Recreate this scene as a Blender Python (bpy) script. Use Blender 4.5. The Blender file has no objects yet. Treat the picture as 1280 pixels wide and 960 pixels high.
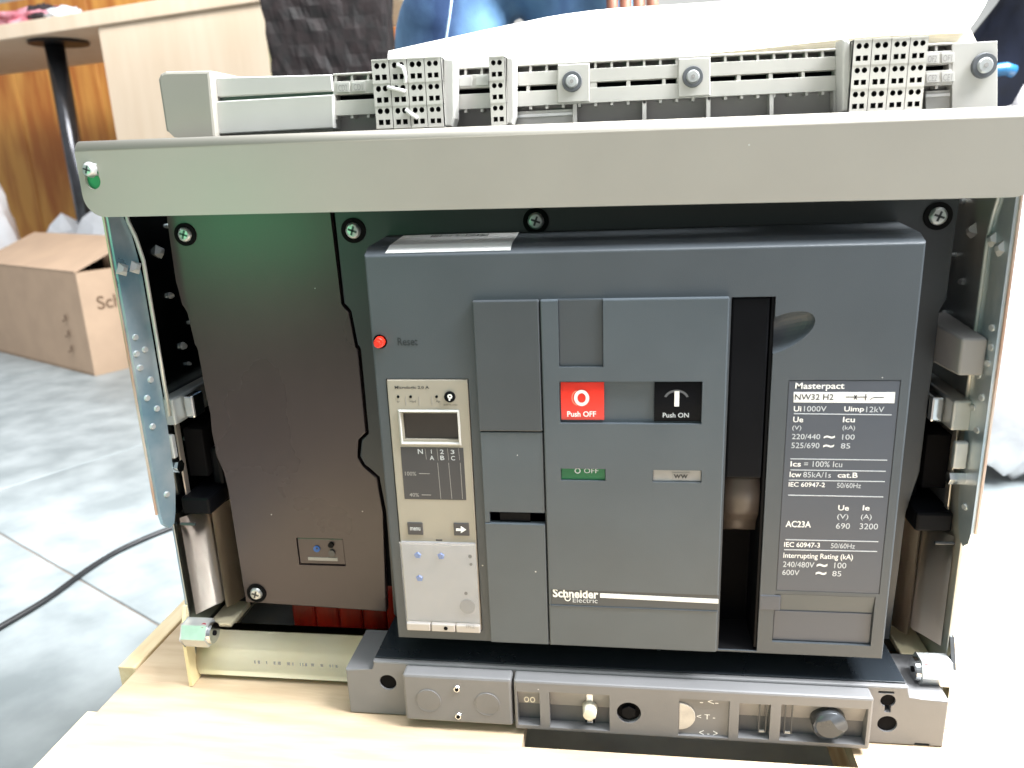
import bpy, bmesh, math, random
from mathutils import Vector, Matrix
random.seed(7)
scene = bpy.context.scene
COL = scene.collection

# ------------------------------------------------------------ camera
# pose solved from the breaker's 325 x 269 mm front cover; X right, Y away from the camera, Z up
CAM = Vector((0.15554, -0.46693, 0.32147))
RX = Vector((0.990636, 0.130916, -0.038741))
RDN = Vector((-0.000972, -0.276988, -0.960873))
RF = Vector((-0.136524, 0.951913, -0.274267))
F = 977.0
cd = bpy.data.cameras.new('camera')
cam = bpy.data.objects.new('camera', cd)
COL.objects.link(cam)
m3 = Matrix((RX, -RDN, -RF)).transposed()
cam.matrix_world = Matrix.Translation(CAM) @ m3.to_4x4()
cd.sensor_width = 36.0
cd.lens = F / 1280 * 36
cd.clip_start = 0.01
cd.clip_end = 60
cd.dof.use_dof = True
cd.dof.focus_distance = 0.55
cd.dof.aperture_fstop = 9.0
scene.camera = cam

# ------------------------------------------------------------ light of the room
def lin(c):
    if isinstance(c, str):
        c = [int(c[i:i+2], 16) / 255 for i in (0, 2, 4)]
    return tuple(((v / 12.92) if v <= .04045 else ((v + .055) / 1.055) ** 2.4) for v in c)

world = bpy.data.worlds.new('World')
scene.world = world
world.use_nodes = True
wn, wl = world.node_tree.nodes, world.node_tree.links
bg = wn['Background']
tc = wn.new('ShaderNodeTexCoord')
sep = wn.new('ShaderNodeSeparateXYZ')
ramp = wn.new('ShaderNodeValToRGB')
wl.new(tc.outputs['Generated'], sep.inputs[0])
mr = wn.new('ShaderNodeMapRange')
mr.inputs['From Min'].default_value = -1
wl.new(sep.outputs['Z'], mr.inputs['Value'])
wl.new(mr.outputs[0], ramp.inputs[0])
ramp.color_ramp.elements[0].position = 0.30
ramp.color_ramp.elements[0].color = (0.30, 0.28, 0.27, 1)
ramp.color_ramp.elements[1].position = 0.80
ramp.color_ramp.elements[1].color = (1.0, 1.04, 1.1, 1)
wl.new(ramp.outputs[0], bg.inputs['Color'])
bg.inputs['Strength'].default_value = 0.58

def area(name, loc, target, sx, sy, power, color):
    ld = bpy.data.lights.new(name, 'AREA')
    ld.shape = 'RECTANGLE'
    ld.size, ld.size_y, ld.energy, ld.color = sx, sy, power, color
    o = bpy.data.objects.new(name, ld)
    COL.objects.link(o)
    o.location = loc
    o.rotation_euler = (Vector(target) - Vector(loc)).to_track_quat('-Z', 'Y').to_euler()
    return o
# a broad window high up behind and to the right of the breaker
area('window_light', (1.30, 0.22, 1.75), (0.35, 0.15, -.1), 1.4, 0.8, 350, (0.96, 0.98, 1.0))
# daylight from the glazed front of the room on the right
area('side_window_light', (2.6, -1.3, 1.5), (0.1, 0.0, 0.1), 1.6, 1.4, 16, (0.82, 0.91, 1.0))
# ceiling light in front of the breaker
area('ceiling_light', (0.45, -0.32, 2.3), (0.3, -0.1, 0), 1.3, 0.9, 48, (0.94, 0.97, 1.0))
# added fill lamp that brightens the far left of the room
area('back_fill_light', (-1.0, 0.55, 2.5), (-1.9, 2.2, 0.2), 1.2, 1.0, 75, (1.0, 0.99, 0.97))
# added green lamp, stands in for an unseen green surface mirrored in the plates
area('green_light', (-0.41, -0.60, 0.26), (-0.12, 0.03, 0.28), 0.20, 0.14, 0.62, (0.15, 1.0, 0.42))

scene.render.engine = 'CYCLES'
scene.view_settings.view_transform = 'Standard'
scene.view_settings.look = 'None'
scene.view_settings.gamma = 1.0
scene.view_settings.exposure = 0.0
scene.render.resolution_x, scene.render.resolution_y = 1024, 768

# ------------------------------------------------------------ pixel -> place helpers (photo 1280 x 960)
def ray(u, v):
    return RX * ((u - 640) / F) + RDN * ((v - 480) / F) + RF
def at(u, v, Y):
    d = ray(u, v)
    return CAM + d * ((Y - CAM.y) / d.y)
def atz(u, v, Z):
    d = ray(u, v)
    return CAM + d * ((Z - CAM.z) / d.z)
def atx(u, v, X):
    d = ray(u, v)
    return CAM + d * ((X - CAM.x) / d.x)

# ------------------------------------------------------------ materials
MATS = {}
def mat(name, color, rough=0.5, metal=0.0, spec=0.5, nscale=40, namt=0.08, bump=0.0, bscale=300,
        specks=0.0, c2=None, trans=0.0, alpha=1.0, emit=None, coat=0.0, rvar=0.08, stretch=None, ramp=(0.35, 0.65)):
    if name in MATS:
        return MATS[name]
    m = bpy.data.materials.new(name)
    m.use_nodes = True
    n, l = m.node_tree.nodes, m.node_tree.links
    b = n['Principled BSDF']
    col = lin(color) if isinstance(color, str) else color
    b.inputs['Roughness'].default_value = rough
    b.inputs['Metallic'].default_value = metal
    b.inputs['Specular IOR Level'].default_value = spec
    b.inputs['Transmission Weight'].default_value = trans
    b.inputs['Alpha'].default_value = alpha
    b.inputs['Coat Weight'].default_value = coat
    t = n.new('ShaderNodeTexCoord')
    vec = t.outputs['Object']
    if stretch:
        mp = n.new('ShaderNodeMapping')
        mp.inputs['Scale'].default_value = stretch
        l.new(vec, mp.inputs['Vector'])
        vec = mp.outputs[0]
    nz = n.new('ShaderNodeTexNoise')
    nz.inputs['Scale'].default_value = nscale
    nz.inputs['Detail'].default_value = 5
    l.new(vec, nz.inputs['Vector'])
    cr = n.new('ShaderNodeValToRGB')
    if c2 is None:
        a = tuple(max(0, v * (1 - namt)) for v in col)
        d = tuple(min(1, v * (1 + namt)) for v in col)
    else:
        a = col
        d = lin(c2) if isinstance(c2, str) else c2
    cr.color_ramp.elements[0].position, cr.color_ramp.elements[1].position = ramp
    cr.color_ramp.elements[0].color = (*a, 1)
    cr.color_ramp.elements[1].color = (*d, 1)
    l.new(nz.outputs[0], cr.inputs[0])
    out = cr.outputs[0]
    if specks > 0:
        # dust grains lying on the surface
        vo = n.new('ShaderNodeTexVoronoi')
        vo.inputs['Scale'].default_value = 110
        l.new(t.outputs['Object'], vo.inputs['Vector'])
        lt = n.new('ShaderNodeMath'); lt.operation = 'LESS_THAN'
        lt.inputs[1].default_value = 0.055
        l.new(vo.outputs['Distance'], lt.inputs[0])
        wn2 = n.new('ShaderNodeSeparateColor')
        l.new(vo.outputs['Color'], wn2.inputs[0])
        g = n.new('ShaderNodeMath'); g.operation = 'GREATER_THAN'
        g.inputs[1].default_value = 1 - specks
        l.new(wn2.outputs[0], g.inputs[0])
        mu = n.new('ShaderNodeMath'); mu.operation = 'MULTIPLY'
        l.new(lt.outputs[0], mu.inputs[0]); l.new(g.outputs[0], mu.inputs[1])
        mx = n.new('ShaderNodeMix'); mx.data_type = 'RGBA'
        l.new(mu.outputs[0], mx.inputs['Factor'])
        l.new(out, mx.inputs['A'])
        mx.inputs['B'].default_value = (0.55, 0.55, 0.54, 1)
        out = mx.outputs['Result']
    l.new(out, b.inputs['Base Color'])
    if rvar:
        r = n.new('ShaderNodeMapRange')
        r.inputs['To Min'].default_value = max(0.02, rough - rvar)
        r.inputs['To Max'].default_value = min(1, rough + rvar)
        l.new(nz.outputs[0], r.inputs['Value'])
        l.new(r.outputs[0], b.inputs['Roughness'])
    if bump > 0:
        n2 = n.new('ShaderNodeTexNoise')
        n2.inputs['Scale'].default_value = bscale
        n2.inputs['Detail'].default_value = 3
        l.new(vec, n2.inputs['Vector'])
        bp = n.new('ShaderNodeBump')
        bp.inputs['Strength'].default_value = bump
        bp.inputs['Distance'].default_value = 0.001
        l.new(n2.outputs[0], bp.inputs['Height'])
        l.new(bp.outputs[0], b.inputs['Normal'])
    if emit:
        b.inputs['Emission Color'].default_value = (*emit, 1)
        b.inputs['Emission Strength'].default_value = 1
    MATS[name] = m
    return m

M_COVER = mat('cover_plastic', '43494e', .46, nscale=14, namt=.06, bump=.10, bscale=1500, specks=.12)
M_PANEL = mat('panel_plastic', '495157', .44, nscale=18, namt=.06, bump=.08, bscale=1500, specks=.09)
M_DOOR = mat('door_plastic', '3f4448', .44, nscale=18, namt=.06, bump=.08, bscale=1500, specks=.04)
M_PLATE = mat('plate_plastic', '43393a', .29, nscale=7, namt=.14, bump=.06, bscale=900, specks=.03)  # reddish base colour holds the warm reflection on the pole panel
M_PLATE2 = mat('main_plate_plastic', '2f3336', .36, nscale=9, namt=.10, bump=.06, bscale=900, specks=.02)
M_BLACK = mat('black_plastic', '0d0e11', .40, spec=.08, nscale=20, namt=.15, specks=.02)
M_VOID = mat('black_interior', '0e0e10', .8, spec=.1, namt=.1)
M_RAILP = mat('rail_plastic', '717172', .34, nscale=20, namt=.06, bump=.08, bscale=1500, specks=.04)
M_RAILD = mat('rail_recess_plastic', '53565a', .45, nscale=20, namt=.06)
M_BEAM = mat('painted_beam', '969289', .36, nscale=12, namt=.03, specks=.08)
M_GREYP = mat('light_grey_plastic', 'b6b5b0', .5, nscale=25, namt=.04)
M_GREYD = mat('mid_grey_plastic', '8d8b89', .55, nscale=25, namt=.05)
M_TERM = mat('terminal_plastic', 'b3b1ab', .5, nscale=30, namt=.04)
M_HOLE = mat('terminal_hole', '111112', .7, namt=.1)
M_ZINC = mat('galvanised_zinc', 'a9b3b6', .38, .55, nscale=8, c2='cfc9bb', bump=.05, bscale=400, rvar=.1)
M_ZINCB = mat('blue_zinc', '6f97aa', .3, .65, nscale=12, c2='d6dcde', bump=.05, bscale=400, rvar=.1)
M_ZINCY = mat('yellow_zinc', 'ead79f', .42, 0.1, nscale=9, c2='efe6c8', bump=.04, bscale=300, rvar=.1)
M_ZINCP = mat('pale_zinc', 'cfccbe', .3, 0.8, nscale=10, c2='dccbbd', bump=.04, bscale=300, stretch=(1, 2, .5))
M_COPPER = mat('zinc_edge', 'c9a58f', .35, 0.7, nscale=20, c2='d8c9bb')
M_STEELS = mat('satin_steel', 'c3c6c5', .36, .6, nscale=60, namt=.1)
M_STEEL = mat('bright_steel', 'd5d8d8', .16, 1.0, nscale=60, namt=.12)
M_RED = mat('red_plastic', 'e0301f', .35, nscale=30, namt=.05, coat=.3)
M_REDT = mat('red_shutter', '6a0c0a', .2, nscale=15, c2='a81d12', stretch=(6, 1, 1))
M_GREEN = mat('green_flag', '0d6239', .35, nscale=30, namt=.06)
M_WHITE = mat('white_print', 'e6e6e4', .5, nscale=80, namt=.02)
M_PRINT = mat('grey_print', 'bfc4c9', .5, nscale=80, namt=.02)
M_DKPRINT = mat('dark_print', '2c2c2d', .5, nscale=80, namt=.05)
M_RATE = mat('rating_film', '474c55', .42, nscale=30, namt=.03)
M_TRIP = mat('trip_unit_plastic', '989286', .42, nscale=20, namt=.04)
M_LCD = mat('lcd_glass', '2a2620', .1, nscale=6, namt=.12, coat=.5)
M_LABEL = mat('dark_label', '3c3c3f', .4, nscale=30, namt=.04)
M_CLEAR = mat('clear_cover', 'c4c5c8', .18, nscale=14, namt=.05, alpha=.16, coat=.6, bump=.15, bscale=60)
M_BLUE = mat('blue_dial', '0f57a4', .4, namt=.08)
M_FROST = mat('frosted_window', '93918f', .35, namt=.1, nscale=60)
M_STICK = mat('white_sticker', 'e8e8e6', .35, namt=.02)
M_KNOB = mat('dark_knob', '45484b', .3, 0.3, namt=.12, nscale=60)
M_IVORY = mat('ivory_knob', 'd9d3c2', .35, namt=.05)
M_PAPER = mat('white_paper', 'f0efea', .6, nscale=30, namt=.02, bump=.1, bscale=60)
M_PAGES = mat('page_edges', 'd9d0bb', .8, nscale=60, c2='efe9da', stretch=(.2, .2, 30))
M_WOOD = mat('pale_plywood', 'b7a083', .65, nscale=14, c2='c8b396', bump=.25, bscale=90, stretch=(1, 7, 7))
M_WOODE = mat('plank_wood', 'dcc193', .65, nscale=14, c2='eedcb8', bump=.25, bscale=90, stretch=(7, 1, 7))
M_CARD = mat('cardboard', 'b79d85', .8, nscale=12, namt=.05, bump=.15, bscale=150)
M_CARDL = mat('cardboard_inner', 'a98c70', .85, nscale=12, namt=.06)
M_TILE = mat('floor_tile', '7f8789', .5, nscale=11, c2='9da4a6', rvar=.06, ramp=(.34, .68))
M_GROUT = mat('grout', '7d746c', .8, namt=.1)
M_VENEER = mat('orange_veneer', 'bb7030', .4, nscale=5, c2='e3a552', stretch=(2.2, 2.2, .35), ramp=(.38, .6))
M_BEECH = mat('beech_laminate', 'dac6ad', .5, nscale=6, c2='e1cfb8', stretch=(3, 3, .4))
M_WALL = mat('wall_paint', 'dcdcd8', .8, nscale=5, namt=.03)
M_POLE = mat('dark_metal_leg', '55565a', .22, .85, namt=.1)
M_IRON = mat('black_flange', '1b1c1f', .4, .3, namt=.1)
M_EBONY = mat('dark_carved_wood', '0a0708', .55, nscale=30, c2='1a0f10', bump=1.0, bscale=90)
M_DENIM = mat('denim', '112f55', .85, nscale=9, c2='5f86a8', bump=.5, bscale=700, ramp=(.32, .72), stretch=(1, 1, .6))
M_SHIRT = mat('dark_shirt', '2a2426', .85, nscale=20, namt=.15)
M_SKIN = mat('skin', '8c5b48', .5, nscale=30, namt=.08)
M_NAVY = mat('navy_fabric', '05070e', .9, spec=.1, nscale=20, c2='090d18', bump=.4, bscale=500)
M_BLUEB = mat('blue_strap', '1a557c', .4, namt=.1)
M_WRAP = mat('pale_wrap', 'b5b2b4', .4, nscale=14, c2='d6d4d4', bump=.6, bscale=60)
M_BAG = mat('white_plastic_bag', 'd9dde2', .3, nscale=14, namt=.05, bump=.6, bscale=50)
M_CABLE = mat('black_cable', '17181a', .45, namt=.1)
M_GREENP = mat('green_print', '5f9a6a', .6, namt=.05)
M_CLOTHR = mat('red_cloth', 'a33c4c', .85, nscale=20, c2='d9a0ac')
M_CLOTHD = mat('dark_cloth', '2b2326', .85, namt=.2)
M_SHOE = mat('black_shoe', '17171a', .5, namt=.1)

# ------------------------------------------------------------ object helpers
def link(name, me, m, parent=None, smooth=False):
    o = bpy.data.objects.new(name, me)
    COL.objects.link(o)
    if m is not None:
        if isinstance(m, (list, tuple)):
            for k in m: me.materials.append(k)
        else:
            me.materials.append(m)
    if parent is not None:
        o.parent = parent
    if smooth:
        for p in me.polygons: p.use_smooth = True
    return o
def fin(name, bm, m, parent=None, smooth=False):
    bmesh.ops.recalc_face_normals(bm, faces=bm.faces[:])
    me = bpy.data.meshes.new(name)
    bm.to_mesh(me); bm.free()
    return link(name, me, m, parent, smooth)
def thing(name, label, cat, group=None, loc=None):
    o = bpy.data.objects.new(name, None)
    COL.objects.link(o)
    o.empty_display_size = .05
    o['label'] = label; o['category'] = cat
    if group: o['group'] = group
    return o
def tag(o, label, cat, group=None):
    o['label'] = label; o['category'] = cat
    if group: o['group'] = group
    return o
def b_box(bm, x0, x1, y0, y1, z0, z1, bev=0, seg=2, mi=0):
    r = bmesh.ops.create_cube(bm, size=1)
    for v in r['verts']:
        v.co = Vector(((x0 + x1) / 2 + v.co.x * abs(x1 - x0), (y0 + y1) / 2 + v.co.y * abs(y1 - y0), (z0 + z1) / 2 + v.co.z * abs(z1 - z0)))
    fs = set(f for v in r['verts'] for f in v.link_faces)
    for f in fs: f.material_index = mi
    if bev > 0:
        es = list(set(e for v in r['verts'] for e in v.link_edges))
        bmesh.ops.bevel(bm, geom=es, offset=bev, segments=seg, affect='EDGES', profile=.5)
def box(name, m, parent, x0, x1, y0, y1, z0, z1, bev=0.0008, seg=2):
    bm = bmesh.new(); b_box(bm, x0, x1, y0, y1, z0, z1, bev, seg)
    return fin(name, bm, m, parent)
def b_prism(bm, pts, y0, y1, bev=0, seg=2):
    """pts: (x, z) outline; front at y0, back at y1"""
    a = [bm.verts.new((p[0], y0, p[1])) for p in pts]
    b = [bm.verts.new((p[0], y1, p[1])) for p in pts]
    f = bm.faces.new(a)
    bm.faces.new(list(reversed(b)))
    n = len(pts)
    for i in range(n):
        bm.faces.new((a[i], b[i], b[(i + 1) % n], a[(i + 1) % n]))
    if bev > 0:
        es = [e for e in f.edges]
        bmesh.ops.bevel(bm, geom=es, offset=bev, segments=seg, affect='EDGES', profile=.5)
def prism(name, m, parent, pts, y0, y1, bev=0.0006):
    bm = bmesh.new(); b_prism(bm, pts, y0, y1, bev)
    return fin(name, bm, m, parent)
def pxpoly(px, Y):
    return [(lambda p: (p.x, p.z))(at(u, v, Y)) for u, v in px]
def pxprism(name, m, parent, px, Y, Yb, bev=0.0006):
    return prism(name, m, parent, pxpoly(px, Y), Y, Yb, bev)
def pxrect(u0, v0, u1, v1, Y):
    """rectangle on the plane Y that spans a pixel box"""
    a, b, c, d = at(u0, v0, Y), at(u1, v0, Y), at(u1, v1, Y), at(u0, v1, Y)
    return ((a.x + d.x) / 2, (b.x + c.x) / 2, (c.z + d.z) / 2, (a.z + b.z) / 2)
def qrect(tl, tr, br, bl, Y):
    a, b, c, d = [at(*p, Y) for p in (tl, tr, br, bl)]
    return ((a.x + d.x) / 2, (b.x + c.x) / 2, (c.z + d.z) / 2, (a.z + b.z) / 2)
def pxbox(name, m, parent, u0, v0, u1, v1, Y, Yb, bev=0.0004):
    x0, x1, z0, z1 = pxrect(u0, v0, u1, v1, Y)
    return box(name, m, parent, x0, x1, Y, Yb, z0, z1, bev)
def b_cyl(bm, c, axis, r, h, seg=24, r2=None, bev=0):
    r2 = r if r2 is None else r2
    res = bmesh.ops.create_cone(bm, cap_ends=True, segments=seg, radius1=r, radius2=r2, depth=h)
    q = Vector((0, 0, 1)).rotation_difference(Vector(axis).normalized()).to_matrix()
    for v in res['verts']: v.co = q @ v.co + Vector(c)
    if bev > 0:
        fs = set(f for v in res['verts'] for f in v.link_faces)
        es = set(e for f in fs if len(f.verts) > 4 for e in f.edges)
        bmesh.ops.bevel(bm, geom=list(es), offset=bev, segments=2, affect='EDGES', profile=.5)
def cyl(name, m, parent, c, axis, r, h, seg=24, r2=None, bev=0, smooth=False):
    bm = bmesh.new(); b_cyl(bm, c, axis, r, h, seg, r2, bev)
    return fin(name, bm, m, parent, smooth)
def cut(o, cutters):
    """cut solids out of o for good"""
    for c in cutters:
        md = o.modifiers.new('cut', 'BOOLEAN')
        md.operation = 'DIFFERENCE'; md.solver = 'EXACT'; md.object = c
    bpy.context.view_layer.update()
    ev = o.evaluated_get(bpy.context.evaluated_depsgraph_get())
    me = bpy.data.meshes.new_from_object(ev)
    o.modifiers.clear()
    o.data = me
    for c in cutters: bpy.data.objects.remove(c, do_unlink=True)
def cbox(x0, x1, y0, y1, z0, z1, bev=0):
    return box('cutter', None, None, x0, x1, y0, y1, z0, z1, bev)
def ccyl(c, axis, r, h, seg=32):
    return cyl('cutter', None, None, c, axis, r, h, seg)
def b_tube(bm, pts, r, seg=10):
    pts = [Vector(p) for p in pts]
    rings = []
    for i, p in enumerate(pts):
        d = (pts[min(i + 1, len(pts) - 1)] - pts[max(i - 1, 0)]).normalized()
        up = Vector((0, 0, 1)) if abs(d.z) < .9 else Vector((1, 0, 0))
        s = d.cross(up).normalized(); t = s.cross(d)
        rings.append([bm.verts.new(p + (s * math.cos(k * 2 * math.pi / seg) + t * math.sin(k * 2 * math.pi / seg)) * (r if not isinstance(r, (list, tuple)) else r[i])) for k in range(seg)])
    for a, b in zip(rings, rings[1:]):
        for k in range(seg):
            bm.faces.new((a[k], a[(k + 1) % seg], b[(k + 1) % seg], b[k]))
    bm.faces.new(rings[0]); bm.faces.new(rings[-1])
def tube(name, m, parent, pts, r, seg=10):
    bm = bmesh.new(); b_tube(bm, pts, r, seg)
    return fin(name, bm, m, parent, True)
def lettering(parent, s, box_px, Y, m, bold=0.0, name='lettering'):
    """raised print that fills a pixel box on the plane Y (printed film 0.15 mm thick)"""
    cu = bpy.data.curves.new('t', 'FONT')
    cu.body = s; cu.size = 1; cu.offset = bold; cu.resolution_u = 3
    to = bpy.data.objects.new('t', cu); COL.objects.link(to)
    bpy.context.view_layer.update()
    me = bpy.data.meshes.new_from_object(to.evaluated_get(bpy.context.evaluated_depsgraph_get()))
    bpy.data.objects.remove(to, do_unlink=True)
    xs = [v.co.x for v in me.vertices]; ys = [v.co.y for v in me.vertices]
    x0, x1, z0, z1 = pxrect(*box_px, Y)
    sx = (x1 - x0) / max(1e-6, max(xs) - min(xs)); sz = (z1 - z0) / max(1e-6, max(ys) - min(ys))
    ax, ay = min(xs), min(ys)
    for v in me.vertices:
        v.co = Vector((x0 + (v.co.x - ax) * sx, Y, z0 + (v.co.y - ay) * sz))
    return link(name, me, m, parent)
def stroke(parent, u0, u1, v, Y, m, th=.8, name='rule_line'):
    return pxbox(name, m, parent, u0, v - th / 2, u1, v + th / 2, Y - .0002, Y + .0003, 0)
def screw(parent, u, v, Y, r=.0062, name='screw', washer=True):
    """pan head cross-recess screw in a dark counterbore"""
    c = at(u, v, Y)
    o = cyl(name, M_STEELS, parent, c + Vector((0, -.001, 0)), (0, -1, 0), r, .004, 28, r * .66, .0008, True)
    bm = bmesh.new()
    for a in (20, 110):
        r0 = bmesh.ops.create_cube(bm, size=1)
        for w in r0['verts']:
            w.co = Vector((w.co.x * r * .95, w.co.y * .0012, w.co.z * r * .20))
            w.co = Matrix.Rotation(math.radians(a), 3, 'Y') @ w.co + c + Vector((0, -.0027, 0))
    fin('cross_recess', bm, M_KNOB, o)
    if washer:
        bm = bmesh.new()
        b_cyl(bm, c + Vector((0, .0001, 0)), (0, -1, 0), r * 1.28, .0024, 28)
        fin('counterbore', bm, M_VOID, o, False)
    return o

# ============================================================ setting
FLOOR = -0.28
BOARD = -0.066
ROOM = math.radians(-29.0)
def room(x, y):
    c, s = math.cos(ROOM), math.sin(ROOM)
    return Vector((x * c - y * s, x * s + y * c))
org = atz(200, 782, FLOOR)
bm = bmesh.new()
b_box(bm, -9, 9, -9, 9, FLOOR - .06, FLOOR - .0022)
floor = fin('floor', bm, M_GROUT)
floor['kind'] = 'structure'
TS = 1.0
tile_me = None
for i in range(-7, 8):
    for j in range(-3, 9):
        p = room(i * TS - .25, j * TS + TS / 2)
        x, y = org.x + p.x, org.y + p.y
        if y < -.9 or y > 5.2 or x < -4.6 or x > 3.2: continue
        if tile_me is None:
            bm = bmesh.new(); b_box(bm, -TS / 2 + .0017, TS / 2 - .0017, -TS / 2 + .0017, TS / 2 - .0017, -.009, 0, .0012, 1)
            o = fin('floor_tile', bm, M_TILE, floor); tile_me = o.data
        else:
            o = bpy.data.objects.new('floor_tile', tile_me); COL.objects.link(o); o.parent = floor
        o.location = (x, y, FLOOR + random.uniform(-.0003, .0003)); o.rotation_euler.z = ROOM + random.choice((0, 0, math.pi))

# wall of the room, far behind
wall = bmesh.new()
b_box(wall, -5.5, 5.5, 0, .1, FLOOR, 2.6)
wall = fin('wall', wall, M_WALL)
wall['kind'] = 'structure'
wall.location = (-1.0, 5.0, 0); wall.rotation_euler.z = math.radians(-16)

# ============================================================ pallet under the breaker
pal = thing('pallet', 'pale wooden pallet with a plywood top that carries the circuit breaker', 'pallet')
bm = bmesh.new()
b_box(bm, -.236, .46, -.34, .50, BOARD - .012, BOARD, .0008, 1)
deck = fin('deck_board', bm, M_WOOD, pal)
hx0, hx1 = at(656, 920, 0).x, .309
hx0 = .0885
cut(deck, [cbox(hx0, hx1, -.0235, .12, BOARD - .03, BOARD + .02)])
box('edge_plank', M_WOODE, pal, -.252, -.2365, .036, .50, BOARD - .022, BOARD + .002, .001)
box('side_plank', M_WOODE, pal, -.246, -.2365, -.34, -.012, BOARD - .030, BOARD - .002, .001)
for k, x in enumerate((-.235, -.06, .36)):
    box('bearer', M_WOODE, pal, x, x + .1, -.335, .495, FLOOR + .025, BOARD - .0125, .002)
for y in (-.33, .05, .40):
    box('bottom_plank', M_WOODE, pal, -.235, .445, y, y + .09, FLOOR + .004, FLOOR + .0245, .002)

# ============================================================ cassette (the fixed frame)
cas = thing('breaker_cassette', 'grey and zinc drawout cassette frame holding the circuit breaker', 'metal frame')
XL, XR = -.1755, .3755
# top beam: folded painted sheet with a big rounded lower corner
pl, pr = at(93, 190, 0), at(1280, 147.5, 0)
bl, brr = at(120, 272, 0), at(1280, 246, 0)
def beam_z(x, lo):
    a, b = (bl, brr) if lo else (pl, pr)
    return a.z + (b.z - a.z) * (x - a.x) / (b.x - a.x)
bx0, bx1 = pl.x, .3805
out = []
Rc = .014
zl = beam_z(bx0, True); zr = beam_z(bx1, True)
for k in range(9):
    a = math.pi + k * math.pi / 16
    out.append((bx0 + Rc + Rc * math.cos(a), zl + Rc + Rc * math.sin(a)))
for k in range(9):
    a = 1.5 * math.pi + k * math.pi / 16
    out.append((bx1 - Rc + Rc * math.cos(a), zr + Rc + Rc * math.sin(a)))
out += [(bx1, beam_z(bx1, False)), (bx0, beam_z(bx0, False))]
beam = prism('front_beam', M_BEAM, cas, out, 0, .0022, 0)
sl = at(115, 222, 0)
cut(beam, [ccyl(at(116, 226, 0), (0, 1, 0), .0052, .02), ccyl(at(114, 216, 0), (0, 1, 0), .0050, .02)])
cyl('slot_backing', mat('green_tape', '3fb070', .5), cas, at(116, 226, .0) + Vector((0, .0045, 0)), (0, 1, 0), .006, .003)
bm = bmesh.new()                                                # rolled upper edge and the flange behind it
rows = []
RB = .0064
for x in (bx0 + .0006, bx1 - .0006):
    z0 = beam_z(x, False)
    pr_ = [(.0001, z0 - .0002)] + [(RB - RB * math.cos(a), z0 + RB * math.sin(a)) for a in [k * math.pi / 16 for k in range(9)]] + [(.030, z0 + RB), (.062, z0 + RB)]
    rows.append([bm.verts.new((x, y, z)) for y, z in pr_])
for i in range(len(rows[0]) - 1): bm.faces.new((rows[0][i], rows[1][i], rows[1][i + 1], rows[0][i + 1]))
bmesh.ops.recalc_face_normals(bm, faces=bm.faces[:])
bmesh.ops.solidify(bm, geom=bm.faces[:], thickness=.0018)
fin('beam_flange', bm, M_BEAM, cas, True)
screw(cas, 112, 212, -.0012, .0050, 'beam_screw', False)

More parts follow.
